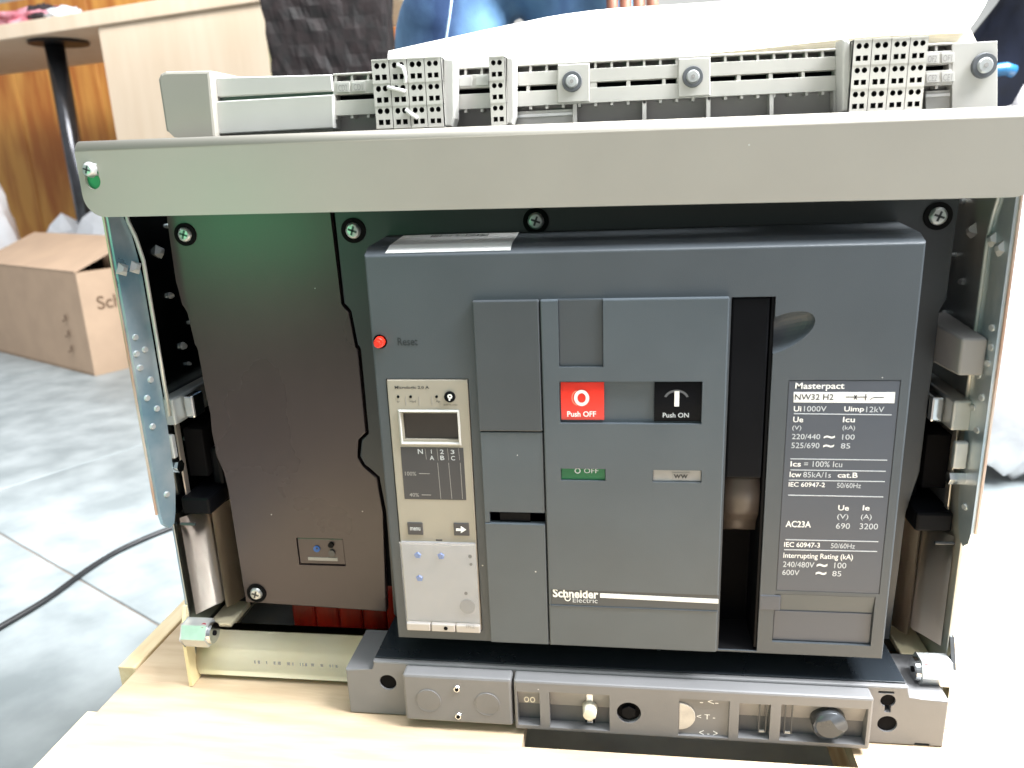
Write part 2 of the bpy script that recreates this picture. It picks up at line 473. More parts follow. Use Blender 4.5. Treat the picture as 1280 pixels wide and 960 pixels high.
# side plates and slides, one set each side
for s, X in ((1, XL), (-1, XR)):
    def bx(name, m, d0, d1, y0, y1, z0, z1, bev=.0008, parent=cas):
        a, b = X + s * d0, X + s * d1
        return box(name, m, parent, min(a, b), max(a, b), y0, y1, z0, z1, bev)
    bx('side_plate', M_ZINC if s < 0 else mat('side_plate_zinc', '8d9698', .2, 1.0, nscale=10, namt=.15, bump=.05, bscale=60), -.0035, -.0012, .030, .34, -.062, .33, .0006)
    # extension slide with rounded lower end, jogged lip and rivets
    outl = [(.0125, .335), (.0125, .085), (.0140, .077), (.019, .072), (.024, .074), (.027, .082), (.031, .100), (.0335, .15), (.0335, .255), (.032, .27), (.030, .285), (.026, .295), (.025, .335)]
    ks = .78 if s > 0 else 1.25                                     # right slide stands square, the left one leans inwards
    tilt = (lambda y: .40 * (y - .0125)) if s > 0 else (lambda y: 0.0)
    outl = [(.0125 + (y - .0125) * ks, z) for y, z in outl]
    bm = bmesh.new()
    a = [bm.verts.new((X - s * .0010 + s * tilt(y), y, z)) for y, z in outl]
    b = [bm.verts.new((X + s * .0014 + s * tilt(y), y, z)) for y, z in outl]
    bm.faces.new(a); bm.faces.new(list(reversed(b)))
    for i in range(len(outl)):
        bm.faces.new((a[i], b[i], b[(i + 1) % len(outl)], a[(i + 1) % len(outl)]))
    sp = fin('slide_plate', bm, M_ZINCB, cas)
    box('slide_edge', M_COPPER, cas, X - s * .0012 - .0008, X - s * .0012 + .0008, .0112, .0124, .085, .300, .0003)
    for (u, vv) in ((168, 420), (182, 433), (169, 441), (174, 458), (189, 470), (183, 495), (197, 505), (190, 530), (208, 613)):
        p = atx(u, vv, XL)
        yr = .0125 + (p.y - .0125) * (.50 if s > 0 else .85)
        cyl('rivet', M_STEELS, sp, (X + s * (.0017 + tilt(yr)), yr, p.z), (s, -.4, 0), .0026, .0020, 14, .0018)
    for yy, zz in (((.0155, .262), (.0245, .262)) if s > 0 else ((.021, .262), (.032, .266))):
        cyl('formed_boss', M_STEELS, sp, (X + s * (.0030 + tilt(yy)), yy, zz), (s, -.4, 0), .0055, .0034, 4, .002)
    tube('rolled_lip', M_ZINC, sp, [(X + s * (.0022 + tilt(yy)), .0125 + (yy - .0125) * ks, zz) for yy, zz in ((.0255, .32), (.0265, .293), (.0305, .282), (.0335, .266), (.0338, .21), (.0338, .155))], .0014, 8)
    # telescopic slide bar, stop and bolts
    sb = bx('slide_bar', M_ZINC, .0002, .012, .0335, .30, .146, .166, .0015)
    bx('slide_bar_end', M_STEEL, .0122, .020, .046, .062, .1475, .1645, .0015, sb)
    bx('stop_tab', M_STEELS, .002, .010, .0285, .033, .122, .140, .001)
    cyl('stop_bolt', M_STEEL, cas, (X + s * .006, .032, .115), (s, 0, 0), .0045, .010, 6, bev=.0005)
    bx('slide_bracket', M_ZINCP, .0016, .003, .046, .052, .075, .146, .0005)
    bx('slide_bracket', M_VOID, .0004, .016, .058, .115, .096, .135, .001)
    bx('cross_bar', M_BLACK, .0006, .024, .040, .13, .072, .086, .002)
    bx('guide_block', M_BLACK, .0165, .026, .062, .11, .087, .118, .003)
    bx('guide_pin', M_ZINCP, .024, .027, .075, .083, .060, .105, .001)
    # lower zinc plates
    def bent(name, curve, z0, z1, m):
        bm = bmesh.new()
        ra = [(bm.verts.new((X + s * d, y, z0)), bm.verts.new((X + s * d, y, z1))) for d, y in curve]
        for p, q in zip(ra, ra[1:]): bm.faces.new((p[0], q[0], q[1], p[1]))
        bmesh.ops.solidify(bm, geom=bm.faces[:], thickness=.0016)
        return fin(name, bm, m, cas, True)
    bent('lower_plate', [(.0004, .036), (.004, .042), (.009, .0505), (.0125, .054), (.0128, .060)], -.012, .071, M_ZINCP)
    bent('curved_plate', [(.0132, .058), (.0155, .0555), (.019, .060), (.022, .068), (.0235, .074), (.0237, .085)], -.017, .071, M_ZINCP)
    bx('toe_plate', M_ZINCY, .0002, .020, .050, .085, -.034, -.029, .001)
    cyl('locking_pin', M_KNOB, cas, (X + s * .006, .0365, .066), (s, 0, 0), .0012, .012, 8)
    # foot: the lower front corner of the side plate, and the hexagonal standoff bolted on it
    bm = bmesh.new()
    foot = [(.0285, .0), (.020, -.020), (.019, -.0655), (.032, -.0655), (.045, -.05), (.045, 0)]
    a = [bm.verts.new((X - s * .0044, y, z)) for y, z in foot]
    b = [bm.verts.new((X - s * .0016, y, z)) for y, z in foot]
    bm.faces.new(a); bm.faces.new(list(reversed(b)))
    for i in range(6): bm.faces.new((a[i], b[i], b[(i + 1) % 6], a[(i + 1) % 6]))
    fin('foot_plate', bm, M_STEEL if s < 0 else M_ZINCY, cas)
    hz = -.0185 if s > 0 else -.022
    hx = cyl('hex_standoff', M_STEELS, cas, (X + s * .0095, .0225, hz), (s, 0, 0), .0108, .020, 6, bev=.0008)
    hx2 = cyl('standoff_cap', M_STEEL, hx, (X + s * .0207, .0225, hz), (s, 0, 0), .0085, .003, 24, .0078)
    cyl('cap_hole', M_VOID, hx, (X + s * .0224, .0225, hz), (s, 0, 0), .0020, .0012, 16)
    cyl('paint_dot', mat('red_paint', '8c2030', .4), hx, (X + s * .0165, .0185, hz + .0085), (0, -.4, 1), .0022, .0012, 14)
# grey arc-shield block beside the right slide
gx0 = at(1203, 425, .022).x
gz1, gz0 = at(1225, 423, .022).z, at(1225, 470, .022).z
bm = bmesh.new()
b_box(bm, gx0, .3738, .022, .085, gz0, gz1, .0018, 3)
for v in bm.verts:                                              # top rises and left side spreads towards the back
    k = (v.co.y - .022) / .063
    if v.co.z > (gz0 + gz1) / 2: v.co.z += .004 * k
    if v.co.x < (gx0 + .3738) / 2: v.co.x -= .006 * k
fin('grey_guide_block', bm, M_GREYD, cas)
# rivets, boss and tab deeper on the side plates
for s, X in ((1, XL), (-1, XR)):
    for y, z, r in ((.072, .235, .0024), (.085, .285, .0020), (.090, .250, .0016), (.078, .195, .0030), (.082, .180, .0016), (.095, .21, .0018), (.064, .125, .0022)):
        cyl('plate_rivet', M_STEELS, cas, (X + s * .0004, y, z), (s, -.5, 0), r, .0030, 14, r * .7)
    cyl('plate_boss', M_STEELS, cas, (X + s * .0012, .066, .268), (s, -.3, 0), .0055, .004, 4, .002)
# bottom cross member: bent zinc sheet
prof = [(.030, -.062), (.028, -.056), (.0285, -.047), (.032, -.0385), (.038, -.0335), (.046, -.0315), (.056, -.0315)]
bm = bmesh.new()
rows = []
for x in (XL - .0012, XR + .0012):
    rows.append([bm.verts.new((x, y, z)) for y, z in prof])
for i in range(len(prof) - 1):
    bm.faces.new((rows[0][i], rows[1][i], rows[1][i + 1], rows[0][i + 1]))
bmesh.ops.solidify(bm, geom=bm.faces[:], thickness=-.0018)
xm = fin('bottom_cross_member', bm, M_ZINCY, cas, True)
rr = random.Random(3)
u = 318
while u < 428:
    w = rr.choice((1, 1.5, 2.5, 3.5))
    vv = 826 + (u - 318) * .055
    pxbox('stamped_mark', M_GREYD, xm, u, vv, u + w, vv + rr.uniform(3, 6), .0284, .0290, 0)
    u += w + rr.choice((2, 3, 5, 8))
box('base_pan', M_ZINC, cas, XL, XR, .09, .34, -.062, -.058, .0005)
box('rear_wall', M_VOID, cas, XL, XR, .34, .35, -.062, .33, .0005)
# red safety shutter behind the panel's lower edge
for k in range(5):
    x0 = -.118 + k * .0205
    bm = bmesh.new(); b_box(bm, x0, x0 + .0202, .082, .086, -.058, .0035, .002)
    fin('safety_shutter', bm, M_REDT, cas)

# front rail block with the racking controls
rail = bmesh.new()
b_prism(rail, [(-.0420, -.0655), (.3690, -.0655), (.3690, -.0295), (.3430, -.0295), (.3430, -.0205), (-.0205, -.0205), (-.0205, -.0285), (-.0420, -.0285)], 0, .050, .0012)
rail = fin('racking_rail', rail, M_RAILP, cas)
def hole(u, v, r, Y=0, depth=.03):
    c = at(u, v, Y)
    return ccyl(c + Vector((0, depth / 2 - .001, 0)), (0, 1, 0), r, depth)
holes_c = [hole(485, 853, .0063), hole(1109, 905, .0063), hole(1110, 876, .0048)]
kx = at(1110, 884, 0)
sx0, sx1, sz0, sz1 = pxrect(1143, 929, 1162, 932, 0)
t0 = pxrect(1098, 864, 1118, 867, 0)
cut(rail, holes_c + [cbox(kx.x - .002, kx.x + .002, -.01, .02, kx.z - .004, kx.z + .004), cbox(sx0, sx1, -.01, .01, sz0, sz1), cbox(t0[0], t0[1], -.01, .01, t0[2], t0[3])])
for (u, v, r) in ((485, 853, .0062), (1109, 905, .0062), (1110, 876, .0047)):
    cyl('hole_shade', M_VOID, rail, at(u, v, 0) + Vector((0, .0045, 0)), (0, 1, 0), r, .006, 28)  # black plugs just inside the holes stand in for their shade
box('rail_top', mat('rail_top_dark', '23282d', .26, nscale=20, namt=.1, specks=.08), rail, -.0200, .3424, .0035, .060, -.0204, -.0192, .0004)  # separate dark glossy sheet over the rail top
YM = -.012
# blank lock module
mx0, mx1, mz0, mz1 = qrect((505, 843), (640, 850), (640, 908), (505, 899), YM)
lm = box('lock_module', M_RAILP, cas, mx0, mx1, YM, -.0002, mz0, mz1, .0018)
for (u, vv) in ((535.6, 875.6), (609, 880)):
    c = at(u, vv, YM)
    bm = bmesh.new()
    b_cyl(bm, c, (0, -1, 0), .0090, .0008, 40, bev=.0003)
    fin('knock_out', bm, M_RAILP, lm, False)
for (u, vv) in ((571, 861), (573, 895)):
    c = at(u, vv, YM)
    o = cyl('module_screw', M_STEEL, lm, c + Vector((0, -.0004, 0)), (0, -1, 0), .0028, .0012, 18, .0022)
    cyl('screw_socket', M_VOID, o, c + Vector((0, -.0011, 0)), (0, -1, 0), .0014, .0006, 6)
# control module
nx0, nx1, nz0, nz1 = qrect((643, 852), (1090, 872), (1090, 936), (643, 913), YM)
cm = box('control_module', M_RAILP, cas, nx0, nx1, YM, -.0002, nz0, nz1, .0015)
wins = [((647, 864), (675, 866), (675, 908), (647, 905)), ((687, 865), (762, 869), (762, 913), (687, 910)),
        ((849, 873), (912, 877), (911, 923), (848, 919)), ((924, 879), (963, 881), (962, 925), (923, 922)), ((976, 881), (1084, 886), (1083, 931), (975, 926))]
wr = [qrect(*w, YM) for w in wins]
cs = []
for i, w in enumerate(wr):
    d = .0092 if i != 2 else .002
    cs.append(cbox(w[0], w[1], YM - .01, YM + d, w[2], w[3]))
hc = at(786, 891, YM)
cs.append(ccyl(hc, (0, 1, 0), .0082, .02))
cut(cm, cs)
cyl('hole_ring', M_RAILD, cm, hc + Vector((0, .0095, 0)), (0, 1, 0), .0080, .003, 28)
cyl('crank_socket', M_BLACK, cm, hc + Vector((0, .003, 0)), (0, 1, 0), .0050, .006, 6)
cyl('crank_hole', M_VOID, cm, hc + Vector((0, .0045, 0)), (0, 1, 0), .0081, .003, 28)  # black disc set in to paint the hole's depth dark
for i in (0, 1, 3, 4):
    w = wr[i]
    box('window_floor', M_RAILD, cm, w[0], w[1], YM + .0078, YM + .0088, w[2], w[3], 0)
    bm = bmesh.new()                                            # sloping upper half of each window
    mid = w[2] + (w[3] - w[2]) * .45
    vs = [bm.verts.new(c) for c in ((w[0], YM + .0077, mid), (w[1], YM + .0077, mid), (w[1], YM + .0030, w[3]), (w[0], YM + .0030, w[3]), (w[0], YM + .0080, w[3]), (w[1], YM + .0080, w[3]))]
    for q in ((0, 1, 2, 3), (3, 2, 5, 4), (0, 3, 4), (1, 5, 2), (0, 4, 5, 1)):
        bm.faces.new([vs[k] for k in q])
    fin('window_slope', bm, M_GREYD, cm)
lettering(cm, 'oo', (655, 871, 669, 878), YM + .0028, M_IVORY, name='lock_symbol')
# slider with ivory knob
c = at(737, 890, YM)
kn = cyl('slide_knob', M_IVORY, cm, c + Vector((0, .0015, 0)), (0, -1, 0), .0052, .009, 24, .0046, .001, True)
box('slide_slot', M_BLACK, kn, c.x - .0032, c.x + .0032, YM + .0062, YM + .0072, wr[1][2] + .001, wr[1][3] - .001, 0)
box('slide_guide', M_STEEL, kn, c.x - .0022, c.x + .0022, YM + .0040, YM + .0060, c.z - .0125, c.z + .0125, .0004)
# position indicator: half disc and the three position marks
w = wr[2]
bm = bmesh.new()
zc = (w[2] + w[3]) / 2
pts = [(w[0] + .0002, zc - .0105)] + [(w[0] + .0002 + .0108 * math.cos(a), zc + .0105 * math.sin(a)) for a in [math.radians(-90 + k * 15) for k in range(1, 12)]] + [(w[0] + .0002, zc + .0105)]
b_prism(bm, pts, YM + .0006, YM + .0019, .0003)
fin('position_disc', bm, mat('position_disc', 'b3aca3', .5, nscale=80, c2='c9c2b6'), cm)
for (u, vv, s_) in ((884, 877, '- <-'), (880, 896, '< T -'), (883, 916, '< - >')):
    lettering(cm, s_, (u - 9, vv - 3, u + 14, vv + 3), YM + .0019, M_WHITE, .0, 'position_mark')
for i, uu in ((3, .78), (4, .10)):
    w = wr[i]
    x = w[0] + (w[1] - w[0]) * uu
    for dx in (-.0022, .0022):
        box('spring_wire', M_KNOB, cm, x + dx - .0004, x + dx + .0004, YM + .0020, YM + .0030, w[2] + .004, w[3] - .001, 0)
    box('spring_foot', M_GREYP, cm, x - .002, x + .002, YM + .003, YM + .004, w[2] + .003, w[2] + .0045, 0)
c = at(1037, 906, YM)
kb = cyl('release_button', M_KNOB, cm, c + Vector((0, .0035, 0)), (0, -1, 0), .0112, .010, 40, .0108, .001, True)
cyl('button_face', M_KNOB, kb, c + Vector((0, -.0016, 0)), (0, -1, 0), .0088, .0006, 40)

# ------------------------------------------------------------ terminals along the top of the cassette
YS = .090
def vl(u, off):                                                  # the strip's top edge in the picture, plus an offset
    return 93 - (u - 416) * .0504 + off
def spx(name, m, u0, o0, u1, o1, Y, Yb, parent, bev=.0003):
    px = [(u0, vl(u0, o0)), (u1, vl(u1, o0)), (u1, vl(u1, o1)), (u0, vl(u0, o1))]
    return pxprism(name, m, parent, px, Y, Yb, bev)
strip = spx('terminal_strip', M_GREYD, 416, 1, 1240, 90, YS + .010, YS + .018, cas)
for (u0, u1, o0, o1) in ((416, 1190, 9, 26), (416, 1190, 33, 52), (416, 1190, -1, 1.6), (1190, 1247, 0, 88)):
    spx('strip_band', M_TERM, u0, o0, u1, o1, YS, YS + .0098, strip)
u = 418
while u < 1190:                                                  # teeth between the marker windows
    spx('strip_tooth', M_TERM, u, 1.7, u + 3, 8.9, YS + .0005, YS + .0095, strip, 0)
    spx('strip_tooth', M_TERM, u, 52.1, u + 3.5, 56, YS + .0005, YS + .0095, strip, 0)
    u += 20.3
for (u0, u1) in ((416, 420), (563, 568), (658, 662), (696, 746), (783, 788), (828, 832), (846, 886), (921, 926), (961, 966), (1002, 1006), (1044, 1050), (1186, 1191)):
    spx('slot_bridge', M_TERM, u0, 26.1, u1, 32.9, YS + .0003, YS + .0095, strip, 0)
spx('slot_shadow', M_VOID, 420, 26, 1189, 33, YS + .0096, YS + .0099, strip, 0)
for u0 in (716, 803, 883, 962, 1042):
    spx('strip_divider', M_TERM, u0, 52.2, u0 + 5, 88, YS + .0005, YS + .0095, strip, 0)
for (u, vv, r) in ((715, 102, .0068), (866, 96, .0068), (1230, 82, .0076)):
    if r < .007:
        spx('screw_boss', M_TERM, u - 18, 2, u + 22, 50, YS - .002, YS - .0003, strip, .0006)
    c = at(u, vv, YS - .002)
    o = cyl('strip_screw', M_RAILD, strip, c + Vector((0, -.0006, 0)), (0, -1, 0), r, .0022, 28, r * .92)
    o2 = cyl('screw_head', M_STEELS, o, c + Vector((0, -.0022, 0)), (0, -1, 0), r * .66, .002, 24, r * .5, smooth=False)
    cyl('screw_recess', M_GREYD, o, c + Vector((0, -.0032, 0)), (0, -1, 0), r * .2, .0008, 6)
for (u0, o0, word) in ((421, 11, 'CD2'), (440, 11, 'CD1'), (574, 11, ''), (595, 11, ''), (1158, 12, 'OF2'), (1177, 12, 'OF1'), (1158, 36, 'CE2'), (1177, 36, 'CE1')):
    t = spx('marker_tag', M_GREYP, u0, o0, u0 + 16, o0 + 12, YS - .0008, YS - .0001, strip, .0002)
    if word: lettering(t, word, (u0 + 2, vl(u0, o0 + 2), u0 + 13, vl(u0, o0 + 10)), YS - .001, M_GREYD, 0, 'marker_lettering')
for u0, u1 in ((645, 716), (1157, 1205)):
    t = spx('label_holder', M_GREYP, u0, 58, u1, 86, YS + .004, YS + .0092, strip, .0004)
    spx('label_holder_edge', M_WHITE, u0, 62, u1, 66, YS + .0028, YS + .0039, t, .0003)

def terminal(u0, u1, v0, v1):
    """one terminal block: six rows of two wire entries, round above square, each a real hole"""
    Y = .068
    x0, x1, z0, z1 = pxrect(u0, v0, u1, v1, Y)
    x0 += .0002; x1 -= .0002
    bm = bmesh.new()
    W, Hh = x1 - x0, z1 - z0
    rowh = Hh / 6
    mg = W * .10
    cw = (W - 2 * mg) / 2
    for r in range(6):
        for c in range(2):
            cx0 = x0 + mg + c * cw; cz1 = z1 - r * rowh
            cxm = cx0 + cw / 2; czm = cz1 - rowh / 2
            n = 12
            inner = []; outer = []
            for k in range(n):
                a = k * 2 * math.pi / n + math.pi / n
                ca, sa = math.cos(a), math.sin(a)
                q = 1 / max(abs(ca), abs(sa))
                outer.append((cxm + ca * q * cw / 2, czm + sa * q * rowh / 2))
                if r % 2 == 0:
                    inner.append((cxm + ca * cw * .38, czm + sa * cw * .40))
                else:
                    inner.append((cxm + ca * q * cw * .34, czm + sa * q * cw * .36))
            # square cells need their corners: snap the nearest points
            vo = [bm.verts.new((p[0], Y, p[1])) for p in outer]
            vi = [bm.verts.new((p[0], Y, p[1])) for p in inner]
            vb = [bm.verts.new((p[0], Y + .006, p[1])) for p in inner]
            for k in range(n):
                j = (k + 1) % n
                bm.faces.new((vo[k], vo[j], vi[j], vi[k]))
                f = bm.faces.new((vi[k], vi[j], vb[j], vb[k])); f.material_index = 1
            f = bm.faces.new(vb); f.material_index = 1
    # corner fillers behind the cells, margins and the body
    b_box(bm, x0, x0 + mg, Y, Y + .004, z0, z1)
    b_box(bm, x1 - mg, x1, Y, Y + .004, z0, z1)
    b_box(bm, x0, x1, Y + .0062, YS - .0005, z0, z1)
    for z in [z0 + k * rowh * 2 for k in range(4)]:
        b_box(bm, x0, x1, Y - .0004, Y + .0060, z - .0004, z + .0004)
    me = bpy.data.meshes.new('terminal_block'); 
    bm.to_mesh(me); bm.free()
    o = link('terminal_block', me, (M_TERM, M_HOLE), cas)
    # outer shell: thin walls round the holes
    bm = bmesh.new()
    b_box(bm, x0, x0 + .0006, Y + .0002, YS - .0006, z0 - .0004, z1 + .0004)
    b_box(bm, x1 - .0006, x1, Y + .0002, YS - .0006, z0 - .0004, z1 + .0004)
    b_box(bm, x0, x1, Y + .0002, YS - .0006, z1 - .0003, z1 + .0006)
    b_box(bm, x0, x1, Y + .0002, YS - .0006, z0 - .0006, z0 + .0003)
    fin('block_shell', bm, M_TERM, o)
    return o
cols = [467, 489, 511, 532.5, 553]
tb = [terminal(a, b, 75 - (a - 467) * .05, 160 - (a - 467) * .03) for a, b in zip(cols, cols[1:])]
terminal(612, 632, 71, 156)
cols2 = [1064, 1087, 1111, 1134, 1157]
for a, b in zip(cols2, cols2[1:]): terminal(a, b, 50 - (a - 1064) * .05, 140 - (a - 1064) * .04)
# smooth end plates beside the groups
for (u0, u1, v0, v1) in ((554, 568, 73, 158), (633, 643, 71, 155), (1053, 1063, 49, 139)):
    pxprism('terminal_end_plate', M_GREYP, cas, [(u0, v0), (u1 - 2, v0), (u1, v0 + 6), (u1, v1 - 10), (u1 - 3, v1), (u0, v1)], .0735, YS - .0006, .0012)
for pts in ([(496, 81), (503, 84), (507, 95), (506, 104)], [(484, 109), (494, 111), (507, 114)], [(507, 137), (514, 143), (522, 148)]):
    tube('paint_mark', M_WHITE, cas, [at(u, v, .0674) for u, v in pts], .0012, 8)
# plastic cover at the left end of the strip
cap = pxprism('end_cap', M_BEAM, cas, [(197, 99), (200, 92), (206, 89), (262, 88), (270, 176), (222, 176), (221, 169), (212, 166), (207, 164)], .080, .150, .002)
pxprism('cover_rail', M_GREYP, cas, [(262, 97), (414, 93), (416, 114), (263, 122)], .088, .15, .0008)
pxprism('cover_rail', M_GREYP, cas, [(263, 127), (416, 118), (417, 160), (268, 168)], .086, .15, .0008)
pxprism('rail_groove', mat('green_groove', '55655c', .5), cas, [(263, 121), (416, 113), (416, 120), (263, 128)], .0915, .14, 0)
box('top_cover', M_GREYP, cas, -.165, .384, .101, .30, .33, .372, .003)

# ============================================================ booklet lying on top
bk = thing('booklet', 'floppy white paper booklet lying across the top of the cassette behind the terminals', 'booklet')
def sheet(name, m, top, th, y0, y1, nx=26, ny=8):
    bm = bmesh.new()
    g = []
    for i in range(nx + 1):
        t = i / nx
        row = []
        for j in range(ny + 1):
            s_ = j / ny
            x, z = top(t, s_)
            row.append(bm.verts.new((x, y0 + (y1 - y0) * s_, z)))
        g.append(row)
    for i in range(nx):
        for j in range(ny): bm.faces.new((g[i][j], g[i + 1][j], g[i + 1][j + 1], g[i][j + 1]))
    bmesh.ops.solidify(bm, geom=bm.faces[:], thickness=th)
    return fin(name, bm, m, bk, True)
def lerp_px(tab, t):
    for (t0, p0_), (t1, p1_) in zip(tab, tab[1:]):
        if t <= t1 or t1 == tab[-1][0]:
            k = min(1, max(0, (t - t0) / (t1 - t0)))
            return p0_[0] + (p1_[0] - p0_[0]) * k, p0_[1] + (p1_[1] - p0_[1]) * k
BACK = [(0, (488, 73)), (.1, (564, 51)), (.19, (630, 34)), (.28, (695, 19)), (.36, (755, 11)), (.45, (820, 7)), (.65, (971, -3)), (.82, (1100, -12)), (1, (1243, -20))]
FRONT = [(0, (486, 92)), (.5, (850, 70)), (.62, (940, 62)), (.8, (1080, 46)), (1, (1232, 40))]
def cov(t, s_):
    a_ = at(*lerp_px(FRONT, t), .100); b_ = at(*lerp_px(BACK, t), .235)
    x = a_.x + (b_.x - a_.x) * s_; z = a_.z + (b_.z - a_.z) * s_ + .010 * math.sin(s_ * math.pi)
    x -= .012 * max(0, (t - .94) / .06) ** 2 * (1 - s_) ** 4
    return x, max(z, .3737)
sheet('cover', M_PAPER, cov, .0006, .098, .235)
def pgs(t, s_):
    x = .19 + t * .19 + .012 * s_
    tt = min(1, max(0, (x + .02) / .41))
    z = cov(tt, s_)[1] - .0065
    return x, max(.3735, z)
sheet('pages', M_PAGES, pgs, .0050, .102, .230, 14, 6)
# ============================================================ the circuit breaker
brk = thing('circuit_breaker', 'large dark grey industrial circuit breaker with red and black push buttons', 'circuit breaker')
YP = .052
W, H = .325, .2689
# body behind the plates
box('body', M_VOID, brk, -.144, .350, .060, .26, .004, .325, .002)
# panel of the fourth pole, at the left, with its interlocking edge
lp = [(207, 250), (209, 275), (220, 352), (227, 381), (236, 391), (243, 431), (249, 437), (257, 490), (263, 517), (265, 540), (270, 570), (280, 590), (287, 612), (296, 680), (307, 753),
      (483, 765), (478, 640), (471, 597), (452, 584), (445, 572), (446, 549), (457, 541), (447, 437), (442, 433), (436, 390), (425, 381), (412, 262), (411, 250)]
lpan = pxprism('pole_panel', M_PLATE, brk, lp, YP, YP + .006, .0010)
# main plate
mp = [(417, 248), (418, 262), (430, 379), (441, 388), (447, 431), (453, 436), (463, 543), (452, 550), (450, 570), (456, 581), (476, 595), (483, 640), (492, 768), (500, 775),
      (1112, 800), (1122, 720), (1130, 640), (1150, 590), (1160, 500), (1168, 440), (1172, 388), (1184, 374), (1187, 338), (1194, 286), (1202, 240)]
mpan = pxprism('main_plate', M_PLATE2, brk, mp, YP, YP + .006, .0010)
for (u, v) in ((232, 293), (321, 741)): screw(lpan, u, v, YP, .0062)
for (u, v) in ((442, 288), (670, 276), (1172, 270)): screw(mpan, u, v, YP, .0066)
# counter window of the pole panel
wx = qrect((370, 671), (429, 675), (432, 708), (374, 706), YP)
cut(lpan, [cbox(wx[0], wx[1], YP - .01, YP + .0035, wx[2], wx[3])])
ins = box('counter_window', M_PLATE, lpan, wx[0] + .0008, wx[1] - .0004, YP + .0004, YP + .0033, wx[2] + .0012, wx[3] - .0004, .0005)
cyl('blue_dial', M_BLUE, ins, at(396, 686, YP), (0, -1, 0), .0026, .0012, 20)
cyl('dial_mark', M_DKPRINT, ins, at(396, 685.5, YP - .0006), (0, -1, 0), .0008, .0006, 8)
cyl('dial_knob', M_BLACK, ins, at(414, 681, YP), (0, -1, 0), .0022, .003, 14)
cyl('dial_knob', M_KNOB, ins, at(415, 691, YP), (0, -1, 0), .0026, .002, 14)
pxbox('counter_slot', M_FROST, ins, 385, 697, 422, 701, YP, YP + .001, .0002)

# cover: chamfered box with pockets
bm = bmesh.new()
vf = [bm.verts.new(c) for c in ((0, 0, 0), (W, 0, 0), (W, 0, H), (0, 0, H))]
vm = [bm.verts.new(c) for c in ((-.001, .013, -.0005), (W + .001, .013, -.0005), (W + .001, .013, H + .0042), (-.001, .013, H + .0042))]
vb = [bm.verts.new(c) for c in ((-.0015, YP - .0005, -.001), (W + .0015, YP - .0005, -.001), (W + .0005, YP - .0005, H + .0075), (.0005, YP - .0005, H + .0075))]
bm.faces.new(vf); bm.faces.new(list(reversed(vb)))
for A, B in ((vf, vm), (vm, vb)):
    for i in range(4): bm.faces.new((A[i], B[i], B[(i + 1) % 4], A[(i + 1) % 4]))
es = [e for e in bm.edges if all(abs(v.co.y) < 1e-6 for v in e.verts)]
bmesh.ops.bevel(bm, geom=es, offset=.0012, segments=3, affect='EDGES', profile=.5)
cover = fin('front_cover', bm, M_COVER, brk)
SL = qrect((914, 371), (970, 371), (946, 815), (898, 811), 0)       # handle slot (tapers a little in the photo from perspective only)
TU = qrect((482, 474), (583.5, 475), (603, 787), (511, 784), 0)
RP = qrect((985, 475), (1126, 477), (1098, 742), (972, 738), 0)
LR = qrect((970, 742), (1093, 747), (1090, 807), (964, 803), 0)
cutters = [cbox(SL[0], SL[1], -.01, .040, SL[2], SL[3]),
           cbox(TU[0] - .0006, TU[1] + .0006, -.01, .012, TU[2] - .0006, TU[3] + .0006),
           cbox(RP[0] - .0004, RP[1] + .0004, -.01, .0008, RP[2] - .0002, RP[3] + .0004),
           cbox(LR[0], LR[1], -.01, .0030, LR[2], LR[3])]
# finger scoop beside the handle
bm = bmesh.new()
bmesh.ops.create_uvsphere(bm, u_segments=32, v_segments=16, radius=1)
sc = at(972, 418, 0)
for v in bm.verts: v.co = Vector((sc.x + v.co.x * .0205 + v.co.z * .004, -.0005 + v.co.y * .010, sc.z + v.co.z * .0125 + v.co.x * .0055))
cutters.append(fin('cutter', bm, None))
cutters.append(ccyl(at(475, 427, 0), (0, 1, 0), .0046, .012))
cut(cover, cutters)
# slanted ledge above the lower recess
# reset button and its embossed word
rb = cyl('reset_button', M_RED, brk, at(475, 427, 0) + Vector((0, .001, 0)), (0, -1, 0), .0036, .010, 24, .0033, .0006, True)
cyl('reset_button_core', M_RED, rb, at(474, 428, 0) + Vector((0, -.0044, 0)), (0, -1, 0), .0022, .0012, 20, .0018)
lettering(cover, 'Reset', (497, 422, 522, 432), -.0002, mat('embossed_print', '24282c', .4), .01)
# sticker along the top chamfer
bm = bmesh.new()
def topz(y): return H + .0042 * (y / .013) if y < .013 else H + .0042 + (y - .013) / (YP - .0135) * .0033
sa, sb_ = .013, .0905
for (y0, y1) in ((.002, .013), (.013, .047)):
    vs = [bm.verts.new((x, y, topz(y) + .0006)) for x, y in ((sa, y0), (sb_, y0), (sb_, y1), (sa, y1))]
    bm.faces.new(vs)
bmesh.ops.remove_doubles(bm, verts=bm.verts[:], dist=1e-5)
bmesh.ops.solidify(bm, geom=bm.faces[:], thickness=.0003)
stk = fin('barcode_sticker', bm, M_STICK, brk)
bm = bmesh.new()
x = .034
rr = random.Random(5)
while x < .072:
    w = rr.choice((.0004, .0007, .0012))
    v4 = [bm.verts.new((xx, yy, topz(yy) + .0012)) for xx, yy in ((x, .034), (x + w, .034), (x + w, .041), (x, .041))]
    bm.faces.new(v4); x += w + rr.choice((.0004, .0006, .0009))
bars = fin('barcode', bm, M_DKPRINT, stk)

